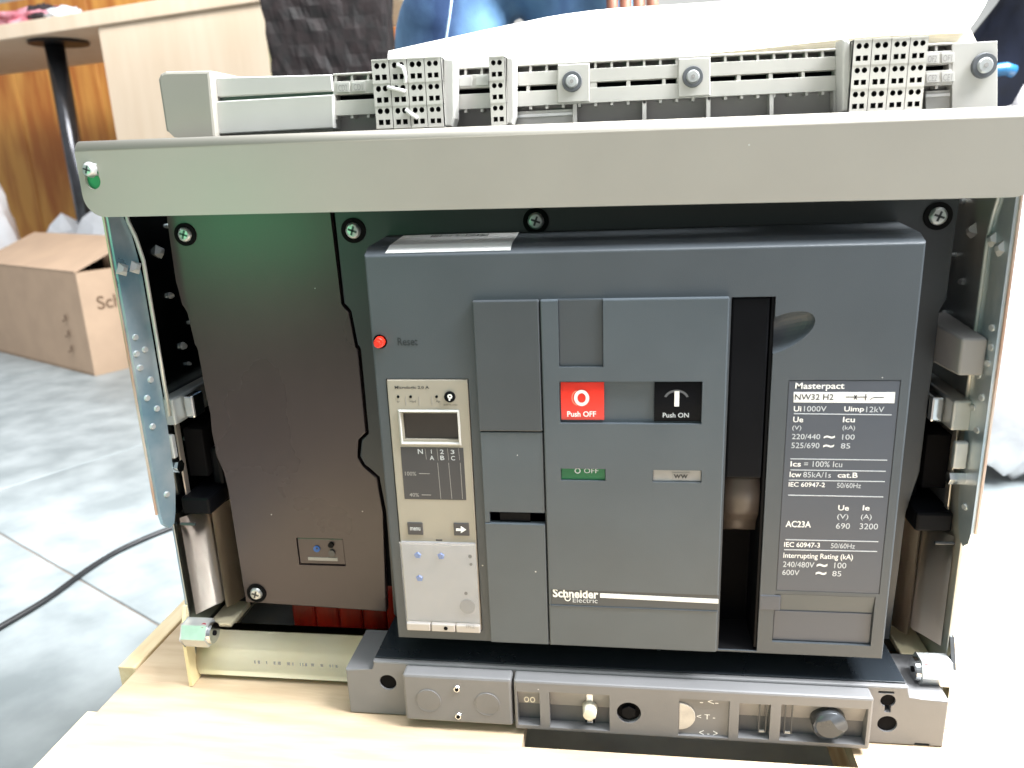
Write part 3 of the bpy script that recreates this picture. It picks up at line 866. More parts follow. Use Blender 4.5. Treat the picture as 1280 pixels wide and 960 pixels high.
# raised control panel in the middle: a left column of two doors and the main field
YC = -.004
A = qrect((590, 377), (671, 375), (680, 540), (599, 540), YC)
B = qrect((673, 375), (911, 372), (897, 808), (689, 797), YC)
topz_ = (A[3] + B[3]) / 2
xs = (A[1] + B[0]) / 2
x0c = A[0]; x1c = B[1]
dz = at(640, 540, YC).z; ez = at(640, 655, YC).z; ez2 = at(640, 641, YC).z
box('upper_door', M_DOOR, brk, x0c, xs - .0005, YC, .0004, dz + .0004, topz_, .0007)
# lower column door starts a little further right
g0, g1 = at(600, 600, YC).x, xs
ld = box('lower_door', M_PANEL, brk, x0c + .0004, xs - .0005, YC + .0008, .0004, ez + .0002, dz - .0004, .0006)
sl_x0, sl_x1, sl_z0, sl_z1 = pxrect(610, 641, 678, 654, YC)
cut(ld, [cbox(sl_x0 + .001, xs + .001, YC - .01, YC + .0040, sl_z0 - .001, sl_z1)])
pxbox('door_latch', M_BLACK, ld, 625, 641, 663, 654, YC + .0032, YC + .0039, .0002)
box('bottom_door', M_PANEL, brk, x0c + .0004, xs - .0005, YC + .0003, .0004, .0022, ez, .0006)
mc = box('control_panel', M_PANEL, brk, xs + .0004, x1c, YC, .0004, .0022, topz_, .0009)
q1 = pxrect(698, 377, 754, 459, YC)
q1 = (q1[0], q1[1], q1[2], topz_ + .01)
q2 = qrect((699, 477), (878, 477), (877, 530), (700, 530), YC)
q3 = pxrect(701, 586, 757, 601, YC); q4 = pxrect(816, 588, 877, 603, YC)
q5 = qrect((688, 735), (899, 746), (898, 764), (689, 756), YC)
cut(mc, [cbox(q1[0], q1[1], YC - .01, YC + .0022, q1[2], q1[3]), cbox(q2[0], q2[1], YC - .01, YC + .0030, q2[2], q2[3]),
         cbox(q3[0], q3[1], YC - .01, YC + .0028, q3[2], q3[3]), cbox(q4[0], q4[1], YC - .01, YC + .0028, q4[2], q4[3]),
         cbox(q5[0], q5[1] + .01, YC - .01, YC + .0010, q5[2], q5[3])])
# the tint plate in the top recess
box('recess_plate', M_DOOR, mc, q1[0] + .0003, q1[1] - .0003, YC + .0016, YC + .0026, q1[2] + .0003, topz_ - .0004, .0002)
box('seam_line', M_VOID, mc, xs + .0001, xs + .0003, YC + .0006, .0, .004, topz_ - .001, 0)
# push buttons: curved faces
def button(name, m, u0, v0, u1, v1):
    x0, x1, z0, z1 = pxrect(u0, v0, u1, v1, YC)
    bm = bmesh.new()
    n = 10
    rows = []
    for k in range(n + 1):
        t = k / n
        z = z0 + (z1 - z0) * t
        y = YC + .0012 + .0014 * (1 - math.sin(math.pi * (.12 + .76 * t)))
        rows.append([bm.verts.new((x, y, z)) for x in (x0, x1)] + [bm.verts.new((x, YC + .0029, z)) for x in (x1, x0)])
    for a, b in zip(rows, rows[1:]):
        for i in range(4): bm.faces.new((a[i], a[(i + 1) % 4], b[(i + 1) % 4], b[i]))
    bm.faces.new(rows[0]); bm.faces.new(rows[-1])
    return fin(name, bm, m, brk, False)
off = button('push_off_button', M_RED, 701, 479, 755, 526)
off['label'] = 'red push off button marked with a white ring'
onb = button('push_on_button', M_BLACK, 818, 479, 877, 528)
onb['label'] = 'black push on button marked with a white bar'
YB = YC + .0011
def ring(parent, u, v, rx, rz, w, Y, m, name='symbol', a0=0, a1=360):
    c = at(u, v, Y); bm = bmesh.new(); n = 36
    st = []
    for k in range(n + 1):
        a = math.radians(a0 + (a1 - a0) * k / n)
        st.append((bm.verts.new((c.x + rx * math.cos(a), Y, c.z + rz * math.sin(a))), bm.verts.new((c.x + (rx - w) * math.cos(a), Y, c.z + (rz - w) * math.sin(a)))))
    for p, q in zip(st, st[1:]): bm.faces.new((p[0], q[0], q[1], p[1]))
    bmesh.ops.remove_doubles(bm, verts=bm.verts[:], dist=1e-6)
    return fin(name, bm, m, parent)
ring(off, 727, 497.5, .0047, .0052, .0021, YB, M_WHITE)
ring(off, 722.5, 497.5, .0040, .0050, .0006, YB + .0001, mat('pale_red_print', 'f58a70', .4), 'symbol', 100, 260)
lettering(off, 'Push OFF', (709, 514, 745, 521), YB, M_WHITE, .02)
x0, x1, z0, z1 = pxrect(843, 489, 849, 508, YB)
box('symbol', M_WHITE, onb, x0, x1, YB - .0001, YB + .0003, z0, z1, 0)
ring(onb, 845.5, 499, .0075, .0060, .0014, YB + .0001, mat('faded_print', '54565a', .4), 'symbol', 15, 165)
lettering(onb, 'Push ON', (828.5, 516, 861, 522), YB, M_PRINT, .01)
gf = box('state_flag', M_GREEN, brk, q3[0] + .0002, q3[1] - .0002, YC + .0014, YC + .0027, q3[2] + .0002, q3[3] - .0002, .0002)
gf['label'] = 'green off flag behind its window'
ring(gf, 722, 588.5, .0019, .0019, .0006, YC + .0013, M_PRINT, 'symbol')
lettering(gf, 'OFF', (730, 585.5, 748, 591.5), YC + .0013, M_PRINT, 0)
wf = box('spring_flag', M_FROST, brk, q4[0] + .0002, q4[1] - .0002, YC + .0014, YC + .0027, q4[2] + .0002, q4[3] - .0002, .0002)
pxbox('spring_symbol', M_GREYD, wf, 840, 591, 862, 600, YC + .0011, YC + .0013, 0)
lettering(wf, 'ww', (842, 593, 860, 598), YC + .0010, M_DKPRINT, .02, 'spring_mark')
# maker's plate: white line and the two-line name
np_ = box('name_plate', M_DOOR, brk, q5[0] + .0002, x1c - .0003, YC + .0004, YC + .0010, q5[2] + .0002, q5[3] - .0002, .0001)
lettering(np_, 'Schneider', (691, 736.5, 748, 747.5), YC + .0002, M_WHITE, .03)
lettering(np_, 'Electric', (716, 747.5, 747, 753.5), YC + .0002, M_PRINT, 0)
ring(np_, 709.5, 748, .0021, .0021, .0007, YC + .0002, M_WHITE, 'emblem')
pa, pb, pc, pd_ = [at(u, v, YC + .0002) for u, v in ((750, 741.5), (898, 749), (898, 754.5), (750, 747))]
prism('white_line', M_WHITE, np_, [(p.x, p.z) for p in (pd_, pc, pb, pa)], YC + .0001, YC + .0003, 0)
box('lower_seam', M_DOOR, mc, B[0], x1c - .0006, YC - .0003, YC + .0002, q5[2] - .0009, q5[2] - .0002, 0)

# charging handle in its slot
ha = box('charging_handle', M_BLACK, brk, SL[0] + .0006, SL[1] - .0028, .0010, .030, at(940, 598, .001).z, SL[3] - .0006, .0012)
ha2 = bmesh.new()
zh = at(935, 598, .001).z
prf = [(.006, zh - .0006), (.0035, zh - .014), (.0055, zh - .026), (.012, zh - .034), (.014, zh - .042), (.028, zh - .046), (.034, zh - .001)]
a = [ha2.verts.new((SL[0] + .0010, y, z)) for y, z in prf]; b = [ha2.verts.new((SL[1] - .0026, y, z)) for y, z in prf]
ha2.faces.new(a); ha2.faces.new(list(reversed(b)))
for i in range(len(prf)): ha2.faces.new((a[i], b[i], b[(i + 1) % len(prf)], a[(i + 1) % len(prf)]))
bmesh.ops.bevel(ha2, geom=[e for e in ha2.edges if abs(e.verts[0].co.x - e.verts[1].co.x) > .005], offset=.0025, segments=4, affect='EDGES', profile=.5)
fin('handle_grip', ha2, mat('handle_grip', '4a433e', .36, spec=.3, nscale=20, namt=.1), ha, True)
box('slot_shade', M_VOID, brk, SL[0] + .0002, SL[1] - .0002, .0370, .0395, SL[2] + .0002, SL[3] - .0002, 0)  # black sheets added inside the slot as its painted shade
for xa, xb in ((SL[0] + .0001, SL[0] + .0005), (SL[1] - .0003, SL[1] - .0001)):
    box('slot_shade', M_VOID, brk, xa, xb, .0012, .0368, SL[2] + .0003, SL[3] - .0003, 0)
box('slot_shade', M_VOID, brk, SL[0] + .0006, SL[1] - .0004, .0012, .0368, SL[2] + .0001, SL[2] + .0003, 0)
box('slot_edge', M_BLACK, brk, SL[1] - .0020, SL[1] - .0003, .0015, .034, SL[2] + .002, SL[3] - .0004, .0003)

# rating plate with its print
YR = .0002
rp = box('rating_plate', M_RATE, brk, RP[0], RP[1], YR, .0007, RP[2], RP[3], .0001)
YT = YR - .0001
def T(s, b, org, sc, m=M_PRINT, bold=.0):
    bold *= .6
    u0, v0, u1, v1 = b
    lettering(rp, s, (org[0] + u0 / sc, org[1] + v0 / sc, org[0] + u1 / sc, org[1] + v1 / sc), YT, m, bold)
o1, s1 = (960, 460), 5.3333
T('Masterpact', (182, 98, 510, 152), o1, s1, M_WHITE, .025)
bar = pxprism('white_bar', M_WHITE, rp, [(992.3, 490), (1119, 490.3), (1118, 504), (992, 503)], YT, YT + .0003, 0)
lettering(bar, 'NW32 H2', (993.6, 492.6, 1042, 500), YT - .0001, M_DKPRINT, .008)
for (u0, v0, u1, v1) in ((1057, 495.9, 1084, 496.9), (1081.5, 492.5, 1082.7, 500.5), (1092, 496.3, 1105, 497.3)):
    pxbox('breaker_symbol', M_DKPRINT, bar, u0, v0, u1, v1, YT - .0001, YT, 0)
lettering(bar, 'x', (1067, 493.5, 1072, 499.5), YT - .0001, M_DKPRINT, .02, 'breaker_symbol')
bm = bmesh.new(); b_tube(bm, [at(u, v, YT) for u, v in ((1087, 500), (1090, 497.6), (1093, 496.8))], .0002, 6); fin('breaker_symbol', bm, M_DKPRINT, bar)
for s, b, bo in (('Ui', (172, 254, 222, 290), .025), ('1000V', (240, 254, 390, 290), 0), ('Uimp', (508, 256, 640, 300), .025), ('12kV', (655, 258, 775, 295), 0),
                 ('Ue', (168, 325, 235, 362), .025), ('Icu', (500, 326, 580, 362), .025), ('(V)', (162, 383, 222, 420), 0), ('(kA)', (497, 383, 580, 420), 0),
                 ('220/440', (160, 440, 348, 475), 0), ('~', (372, 450, 446, 470), .03), ('100', (495, 443, 578, 478), 0),
                 ('525/690', (156, 498, 343, 535), 0), ('~', (368, 510, 440, 530), .03), ('85', (486, 502, 548, 537), 0),
                 ('Ics', (150, 622, 220, 657), .025), ('= 100% Icu', (240, 622, 495, 660), 0), ('Icw', (144, 692, 222, 728), .025), ('85kA/1s', (235, 694, 420, 730), 0),
                 ('cat.B', (465, 697, 598, 732), .025), ('IEC 60947-2', (138, 762, 380, 793), .02), ('50/60Hz', (460, 767, 620, 800), 0),
                 ('Ue', (468, 915, 540, 950), .025), ('Ie', (632, 915, 678, 950), .025)):
    T(s, b, o1, s1, M_WHITE if bo else M_PRINT, bo)
for y0, y1, xa, xb in ((302, 310, 172, 825), (603, 612, 150, 795), (677, 686, 150, 785), (745, 755, 140, 778), (845, 857, 135, 768)):
    pa = [(o1[0] + xa / s1, o1[1] + y0 / s1), (o1[0] + xb / s1, o1[1] + y1 / s1)]
    pxprism('rule_line', M_PRINT, rp, [pa[0], pa[1], (pa[1][0], pa[1][1] + 1), (pa[0][0], pa[0][1] + 1)], YT, YT + .0003, 0)
o2, s2 = (960, 620), 4.8
for s, b, bo in (('(V)', (415, 108, 482, 145), 0), ('(A)', (557, 110, 622, 147), 0), ('690', (408, 163, 492, 197), 0), ('3200', (550, 165, 660, 200), 0), ('AC23A', (106, 150, 258, 188), .03),
                 ('IEC 60947-3', (97, 278, 312, 308), .02), ('50/60Hz', (378, 285, 522, 315), 0), ('Interrupting Rating (kA)', (92, 345, 510, 386), .015),
                 ('240/480V', (90, 395, 278, 428), 0), ('~', (292, 406, 356, 426), .03), ('100', (398, 400, 470, 434), 0), ('600V', (86, 443, 188, 475), 0), ('~', (286, 454, 350, 474), .03), ('85', (386, 450, 440, 482), 0)):
    T(s, b, o2, s2, M_WHITE if bo else M_PRINT, bo)
for y0, y1, xa, xb in ((260, 272, 105, 662), (320, 331, 97, 655)):
    pa = [(o2[0] + xa / s2, o2[1] + y0 / s2), (o2[0] + xb / s2, o2[1] + y1 / s2)]
    pxprism('rule_line', M_PRINT, rp, [pa[0], pa[1], (pa[1][0], pa[1][1] + 1), (pa[0][0], pa[0][1] + 1)], YT, YT + .0003, 0)
# recess under the rating plate: sloping ledge, flat field, finger notch
bm = bmesh.new()
zz = at(1030, 767, 0).z
vs = [bm.verts.new(c) for c in ((LR[0] + .0003, .0003, LR[3] - .0003), (LR[1] - .0003, .0003, LR[3] - .0003), (LR[1] - .0003, .0026, zz), (LR[0] + .0003, .0026, zz), (LR[0] + .0003, .0029, LR[3] - .0003), (LR[1] - .0003, .0029, LR[3] - .0003))]
for q in ((0, 1, 2, 3), (0, 4, 5, 1), (0, 3, 4), (1, 5, 2), (3, 2, 5, 4)): bm.faces.new([vs[k] for k in q])
fin('recess_ledge', bm, M_PANEL, brk)
box('recess_field', M_RATE, brk, LR[0] + .0006, LR[1] - .0006, .0020, .0028, LR[2] + .0006, zz - .0002, .0002)
pxbox('handle_notch', M_RATE, brk, 949, 744, 976, 763, -.0004, .0008, .0008)

# trip unit in its pocket
YU = -.0006
tu = box('trip_unit', M_TRIP, brk, TU[0], TU[1], YU, .0115, TU[2], TU[3], .0006)
oA, sA = (440, 440), 4.8
oB, sB = (480, 620), 5.3333
def PA(b): return (oA[0] + b[0] / sA, oA[1] + b[1] / sA, oA[0] + b[2] / sA, oA[1] + b[3] / sA)
def PB(b): return (oB[0] + b[0] / sB, oB[1] + b[1] / sB, oB[0] + b[2] / sB, oB[1] + b[3] / sB)
YV = YU - .0002
lettering(tu, 'Micrologic 2.0 A', PA((256, 204, 462, 226)), YV, M_DKPRINT, .02)
for u in (277, 352, 508):
    cyl('indicator_lamp', M_BLACK, tu, at(oA[0] + u / sA, oA[1] + 268 / sA, YU), (0, -1, 0), .0009, .0008, 14)
for s, b in (('Ir', (270, 292, 288, 303)), ('>Isd', (345, 290, 382, 303)), ('Ap', (503, 290, 528, 305)), ('push to reset', (550, 313, 634, 323))):
    lettering(tu, s, PA(b), YV, M_DKPRINT, 0)
for u in (322, 402, 478):
    pxbox('divider_line', M_GREYD, tu, oA[0] + u / sA - .3, oA[1] + 268 / sA, oA[0] + u / sA + .3, oA[1] + 318 / sA, YV, YV + .0003, 0)
kc = at(oA[0] + 587 / sA, oA[1] + 268 / sA, YU)
kk = cyl('test_knob', M_BLACK, tu, kc + Vector((0, -.0006, 0)), (0, -1, 0), .0037, .0016, 32, .0034)
ring(kk, oA[0] + 587 / sA, oA[1] + 267 / sA, .0016, .0016, .0010, kc.y - .0016, M_WHITE, 'key_mark')
cyl('key_mark', M_WHITE, kk, kc + Vector((0, -.0014, -.0016)), (0, -1, 0), .0006, .0006, 12)
# display with its pale bevelled frame
fo = qrect(*[(oA[0] + u / sA, oA[1] + v / sA) for u, v in ((275, 345), (640, 345), (662, 558), (292, 558))], YU)
fi = qrect(*[(oA[0] + u / sA, oA[1] + v / sA) for u, v in ((303, 366), (628, 366), (642, 526), (314, 526))], YU)
cut(tu, [cbox(fi[0], fi[1], YU - .01, YU + .0030, fi[2], fi[3])])
bm = bmesh.new()
o4 = [bm.verts.new((x, YU - .0003, z)) for x, z in ((fo[0], fo[2]), (fo[1], fo[2]), (fo[1], fo[3]), (fo[0], fo[3]))]
i4 = [bm.verts.new((x, YU + .0022, z)) for x, z in ((fi[0], fi[2]), (fi[1], fi[2]), (fi[1], fi[3]), (fi[0], fi[3]))]
b4 = [bm.verts.new((x, YU + .0002, z)) for x, z in ((fo[0], fo[2]), (fo[1], fo[2]), (fo[1], fo[3]), (fo[0], fo[3]))]
m4 = [bm.verts.new((v.co.x + (.0012 if k in (0, 3) else -.0012), YU - .0013, v.co.z + (.0012 if k < 2 else -.0012))) for k, v in enumerate(o4)]
for k in range(4):
    j = (k + 1) % 4
    bm.faces.new((o4[k], o4[j], m4[j], m4[k])); bm.faces.new((m4[k], m4[j], i4[j], i4[k]))
disp = fin('display_frame', bm, M_GREYP, tu)
box('display_glass', M_LCD, tu, fi[0], fi[1], YU + .0023, YU + .0029, fi[2], fi[3], 0)
lab = qrect(*[(oA[0] + u / sA, oA[1] + v / sA) for u, v in ((289, 572), (664, 572), (690, 886), (318, 884))], YU)
dl = box('setting_label', M_LABEL, tu, lab[0], lab[1], YU - .0002, YU + .0004, lab[2], lab[3], .0001)
YL = YU - .0003
for s, b in (('N', (395, 582, 425, 612)), ('1', (474, 585, 478, 610)), ('2', (528, 585, 550, 612)), ('3', (592, 587, 614, 612)), ('A', (467, 622, 492, 648)), ('B', (530, 622, 554, 648)), ('C', (594, 624, 618, 650)),
             ('100%', (318, 718, 385, 742)), ('40%', (345, 846, 402, 868))):
    lettering(dl, s, PA(b), YL, M_PRINT if len(s) < 3 else M_GREYD, .01)
for (u0, v0, u1, v1) in ((437, 580, 445, 645), (508, 578, 516, 650), (571, 578, 579, 650), (637, 578, 645, 650)):
    pxprism('scale_line', M_GREYD, dl, [(oA[0] + u0 / sA, oA[1] + v0 / sA), (oA[0] + u0 / sA + .5, oA[1] + v0 / sA), (oA[0] + u1 / sA + .5, oA[1] + v1 / sA), (oA[0] + u1 / sA, oA[1] + v1 / sA)], YL, YL + .0003, 0)
for u0, u1 in ((512, 532), (578, 598), (648, 662)):
    pxprism('scale_line', M_GREYD, dl, [(oA[0] + u0 / sA, oA[1] + 665 / sA), (oA[0] + u0 / sA + .6, oA[1] + 665 / sA), (oA[0] + u1 / sA + .6, oA[1] + 882 / sA), (oA[0] + u1 / sA, oA[1] + 882 / sA)], YL, YL + .0003, 0)
for v0, u0, u1 in ((730, 402, 466), (858, 418, 474)):
    pxbox('scale_line', M_GREYD, dl, oA[0] + u0 / sA, oA[1] + v0 / sA - .4, oA[0] + u1 / sA, oA[1] + v0 / sA + .4, YL, YL + .0003, 0)
for b, s in (((157, 179, 258, 260), 'menu'), ((465, 183, 567, 266), '>')):
    p = PB(b)
    k = pxbox('menu_key', M_LABEL, tu, *p, YU - .0008, YU + .0003, .0004)
    if s == 'menu':
        lettering(k, s, PB((174, 208, 242, 230)), YU - .0010, M_PRINT, .02)
    else:
        q = [(oB[0] + u / sB, oB[1] + v / sB) for u, v in ((480, 218), (512, 218), (512, 203), (548, 226), (512, 248), (512, 233), (480, 233))]
        pxprism('arrow_mark', M_WHITE, k, q, YU - .0011, YU - .0007, 0)
# settings field under the clear hinged cover
zc = at(550, 620 + 300 / sB, YU).z
fld = box('settings_field', mat('settings_field', '999a9e', .5, namt=.03), tu, TU[0] + .0008, TU[1] - .0008, YU - .0006, YU + .0003, TU[2] + .006, zc - .0006, .0002)
for (u, v) in ((225, 395), (380, 400), (237, 548)):
    c = at(oB[0] + u / sB, oB[1] + v / sB, YU - .0006)
    d = cyl('setting_dial', M_BLUE, fld, c + Vector((0, -.0004, 0)), (0, -1, 0), .0028, .0012, 5, .0020)
    for k in range(9):
        a = math.radians(-40 + k * 32)
        box('dial_tick', M_GREYD, d, c.x + .0042 * math.cos(a) - .0003, c.x + .0042 * math.cos(a) + .0003, YU - .0008, YU - .0005, c.z + .0042 * math.sin(a) - .0002, c.z + .0042 * math.sin(a) + .0002, 0)
for (u, v, r) in ((574, 402, .0013), (580, 455, .0010), (547, 648, .0012)):
    cyl('test_socket', M_DKPRINT, fld, at(oB[0] + u / sB, oB[1] + v / sB, YU - .0006), (0, -1, 0), r, .0008, 14)
cyl('rating_plug', mat('rating_plug', '6d6f72', .5), fld, at(oB[0] + 557 / sB, oB[1] + 735 / sB, YU - .0006), (0, -1, 0), .0054, .0014, 28)
bm = bmesh.new()
b_box(bm, TU[0] + .0002, TU[1] - .0002, YU - .0032, YU - .0024, TU[2] + .0058, zc, .0003)
b_box(bm, TU[0] + .0002, TU[1] - .0002, YU - .0040, YU - .0033, zc - .0012, zc + .0004, .0002)
fin('clear_cover', bm, M_CLEAR, tu)
w3 = (TU[1] - TU[0]) / 3
for k in range(3):
    lipp = box('cover_lip', mat('cover_lip', 'aca6a1', .35, namt=.03), tu, TU[0] + k * w3 + .0003, TU[0] + (k + 1) * w3 - .0003, YU - .0034, YU + .0002, TU[2] - .0003, TU[2] + .0056, .0008)
cyl('lip_hole', M_VOID, tu, at(oB[0] + 412 / sB, oB[1] + 882 / sB, YU - .0034), (0, -1, 0), .0014, .0008, 14)
lettering(tu, 'IR2', PB((548, 858, 605, 882)), YU - .0036, M_GREYD, 0)
pxbox('hinge_mark', M_DKPRINT, tu, *PB((345, 291, 388, 301)), YU - .0042, YU - .0036, .0002)

# ============================================================ background
# cardboard box on the floor
ctn = thing('cardboard_carton', 'open brown cardboard carton with printed maker name standing on the tiled floor', 'carton')
p0 = atz(118, 470, FLOOR)
ang = math.radians(-28.8)
ux = Vector((-math.cos(ang), -math.sin(ang), 0))                 # along the long face, away to the left
uy = Vector((-math.sin(ang) * -1, math.cos(ang), 0))
uy = Vector((math.sin(-ang), math.cos(ang), 0))
CL, CW, CH = .72, .46, .325
def cp(a, b, z): return Vector((p0.x, p0.y, FLOOR)) + ux * a + uy * b + Vector((0, 0, z))
def slab(name, m, parent, c, th=.005):
    bm = bmesh.new()
    f = bm.faces.new([bm.verts.new(q) for q in c])
    bmesh.ops.recalc_face_normals(bm, faces=bm.faces[:])
    bmesh.ops.solidify(bm, geom=bm.faces[:], thickness=th)
    return fin(name, bm, m, parent)
slab('long_side', M_CARD, ctn, [cp(0, 0, 0), cp(CL, 0, 0), cp(CL, 0, CH), cp(0, 0, CH)])
slab('short_side', M_CARD, ctn, [cp(0, 0, 0), cp(0, CW, 0), cp(0, CW, CH), cp(0, 0, CH)])
slab('long_side', M_CARD, ctn, [cp(0, CW, 0), cp(CL, CW, 0), cp(CL, CW, CH), cp(0, CW, CH)])
slab('short_side', M_CARD, ctn, [cp(CL, 0, 0), cp(CL, CW, 0), cp(CL, CW, CH), cp(CL, 0, CH)])
slab('bottom', M_CARDL, ctn, [cp(0, 0, .002), cp(CL, 0, .002), cp(CL, CW, .002), cp(0, CW, .002)])
slab('top_flap', M_CARD, ctn, [cp(0, 0, CH), cp(CL, 0, CH), cp(CL, .21, CH + .085), cp(0, .21, CH + .085)])
slab('top_flap', M_CARDL, ctn, [cp(.004, .012, CH - .004), cp(.004, CW - .012, CH - .004), cp(.17, CW - .012, CH - .05), cp(.17, .012, CH - .05)])
slab('top_flap', M_CARD, ctn, [cp(0, CW, CH), cp(CL, CW, CH), cp(CL, CW + .12, CH + .08), cp(0, CW + .12, CH + .08)])
def ctext(s, a, z, size, face, m=M_CARDL):
    cu = bpy.data.curves.new('t', 'FONT'); cu.body = s; cu.size = size; cu.offset = .012 * size
    to = bpy.data.objects.new('t', cu); COL.objects.link(to)
    bpy.context.view_layer.update()
    me = bpy.data.meshes.new_from_object(to.evaluated_get(bpy.context.evaluated_depsgraph_get()))
    bpy.data.objects.remove(to, do_unlink=True)
    for v in me.vertices:
        if face == 'short': v.co = cp(-.0065, a + v.co.x, z + v.co.y)
        else: v.co = cp(a - v.co.x, -.0065, z + v.co.y)
    return link('printed_lettering', me, m, ctn)
M_BRPRINT = mat('brown_print', '6f5844', .8, namt=.1)
ctext('Schneider', .045, .205, .058, 'short', M_BRPRINT)
ctext('Electric', .12, .165, .034, 'short', M_BRPRINT)
for z in (.17, .12, .07):
    bm = bmesh.new()
    for a0, z0, a1, z1 in ((.10, z, .112, z + .018), (.116, z - .006, .130, z)):
        bm.faces.new([bm.verts.new(cp(a, -.0066, q)) for a, q in ((a0, z0), (a1, z0), (a1, z1), (a0, z1))])
    fin('handling_symbol', bm, M_BRPRINT, ctn)
# wrapping paper in the carton
bm = bmesh.new()
n = 10
g = []
rr = random.Random(11)
for i in range(n + 1):
    g.append([bm.verts.new(cp(.02 + i * .066, .20 + j * .050, CH + .05 + .12 * math.sin(j / 4 * math.pi) * (.65 + .3 * math.sin(i * 1.3)) + rr.uniform(-.012, .012))) for j in range(6)])
for i in range(n):
    for j in range(5): bm.faces.new((g[i][j], g[i + 1][j], g[i + 1][j + 1], g[i][j + 1]))
bmesh.ops.solidify(bm, geom=bm.faces[:], thickness=.003)
wr_ = fin('wrapping_paper', bm, [M_WRAP, M_GREENP], None, False)
wr_.data.materials[0] = M_BAG
for p in wr_.data.polygons:
    if p.index % 10 in (2,) : p.material_index = 1
tag(wr_, 'crumpled white wrapping paper with green stripes stuffed in the carton', 'wrapping paper')

# white plastic bag, left of the carton and behind it
def blob(name, m, c, rx, ry, rz, seed, amp=.25, sub=4):
    bm = bmesh.new()
    bmesh.ops.create_icosphere(bm, subdivisions=sub, radius=1)
    from mathutils import noise
    for v in bm.verts:
        d = v.co.normalized()
        k = 1 + amp * noise.noise(d * 2.2 + Vector((seed, 0, 0))) + amp * .5 * noise.noise(d * 6 + Vector((0, seed, 0)))
        v.co = Vector((c[0] + d.x * rx * k, c[1] + d.y * ry * k, c[2] + max(-1, d.z * k) * rz))
    return fin(name, bm, m, None, True)
pb_ = at(-8, 235, 2.35)
tag(blob('plastic_bag', M_BAG, (pb_.x - .17, pb_.y, (FLOOR + pb_.z + .12) / 2 + .0), .18, .18, (pb_.z + .12 - FLOOR) / 2, 3.0), 'white plastic bag standing on the floor against the orange wood panelling', 'bag')

# counter: laminate top on a round metal leg and a solid end panel
ct = thing('service_counter', 'high beech laminate counter on a round metal leg with solid end panel', 'counter')
ca = math.radians(-16.2)
cx, cy = Vector((math.cos(ca), math.sin(ca), 0)), Vector((-math.sin(ca), math.cos(ca), 0))
c0 = Vector((-1.5625, 2.1247, 0))
CZ = .80
def kp(a, b, z): return c0 + cx * a + cy * b + Vector((0, 0, z))
def kbox(name, m, a0, a1, b0, b1, z0, z1, bev=.002):
    bm = bmesh.new(); b_box(bm, a0, a1, b0, b1, z0, z1, bev, 2)
    for v in bm.verts: v.co = kp(v.co.x, v.co.y, v.co.z)
    return fin(name, bm, m, ct)
kbox('counter_top', M_BEECH, -1.6, 1.05, 0, .62, CZ, CZ + .048, .003)
kbox('end_panel', M_BEECH, .012, .70, .012, .045, FLOOR, CZ - .001)
kbox('panel_edge', mat('panel_edge', 'b7b08a', .6), .7005, .72, .012, .20, FLOOR, CZ - .001)
lp_ = atz(67, 52, CZ)
lg = cyl('leg', M_POLE, ct, (lp_.x, lp_.y, (FLOOR + CZ - .011) / 2), (0, 0, 1), .033, CZ - FLOOR - .011, 32, smooth=False)
for p in lg.data.polygons: p.use_smooth = len(p.vertices) == 4
cyl('leg_flange', M_IRON, ct, (lp_.x + .02, lp_.y, CZ - .0055), (0, 0, 1), .10, .010, 40)
cyl('leg_base', M_IRON, ct, (lp_.x, lp_.y, FLOOR + .008), (0, 0, 1), .2, .012, 40, .19)
q = kp(-.42, .16, CZ + .075)
tag(blob('cloth_heap', M_CLOTHR, q, .17, .10, .045, 8.0, .4), 'crumpled red and pink cloth lying on the counter top', 'cloth')
q = kp(-.37, .12, CZ + .085)
tag(blob('dark_pouch', M_CLOTHD, q, .06, .05, .036, 2.0, .4), 'small dark pouch lying in front of the red cloth on the counter', 'pouch')
q = kp(-.24, .10, CZ + .07)
tag(blob('paper_wad', M_BAG, q, .06, .05, .028, 5.0, .4), 'crumpled white paper beside the dark pouch on the counter', 'paper')

# orange veneer wall panelling behind the counter
wp = thing('wood_panelling', 'orange veneered wood panelling on the wall behind the counter leg', 'wall panelling')
w0 = Vector((-3.0, 3.55, 0))
wtop = 1.20
for k in range(-2, 4):
    bm = bmesh.new(); b_box(bm, k * .62 + .002, (k + 1) * .62 - .002, 0, .03, FLOOR, wtop, .002, 1)
    for v in bm.verts: v.co = w0 + cx * v.co.x + cy * v.co.y + Vector((0, 0, v.co.z))
    fin('veneer_panel', bm, M_VENEER, wp)

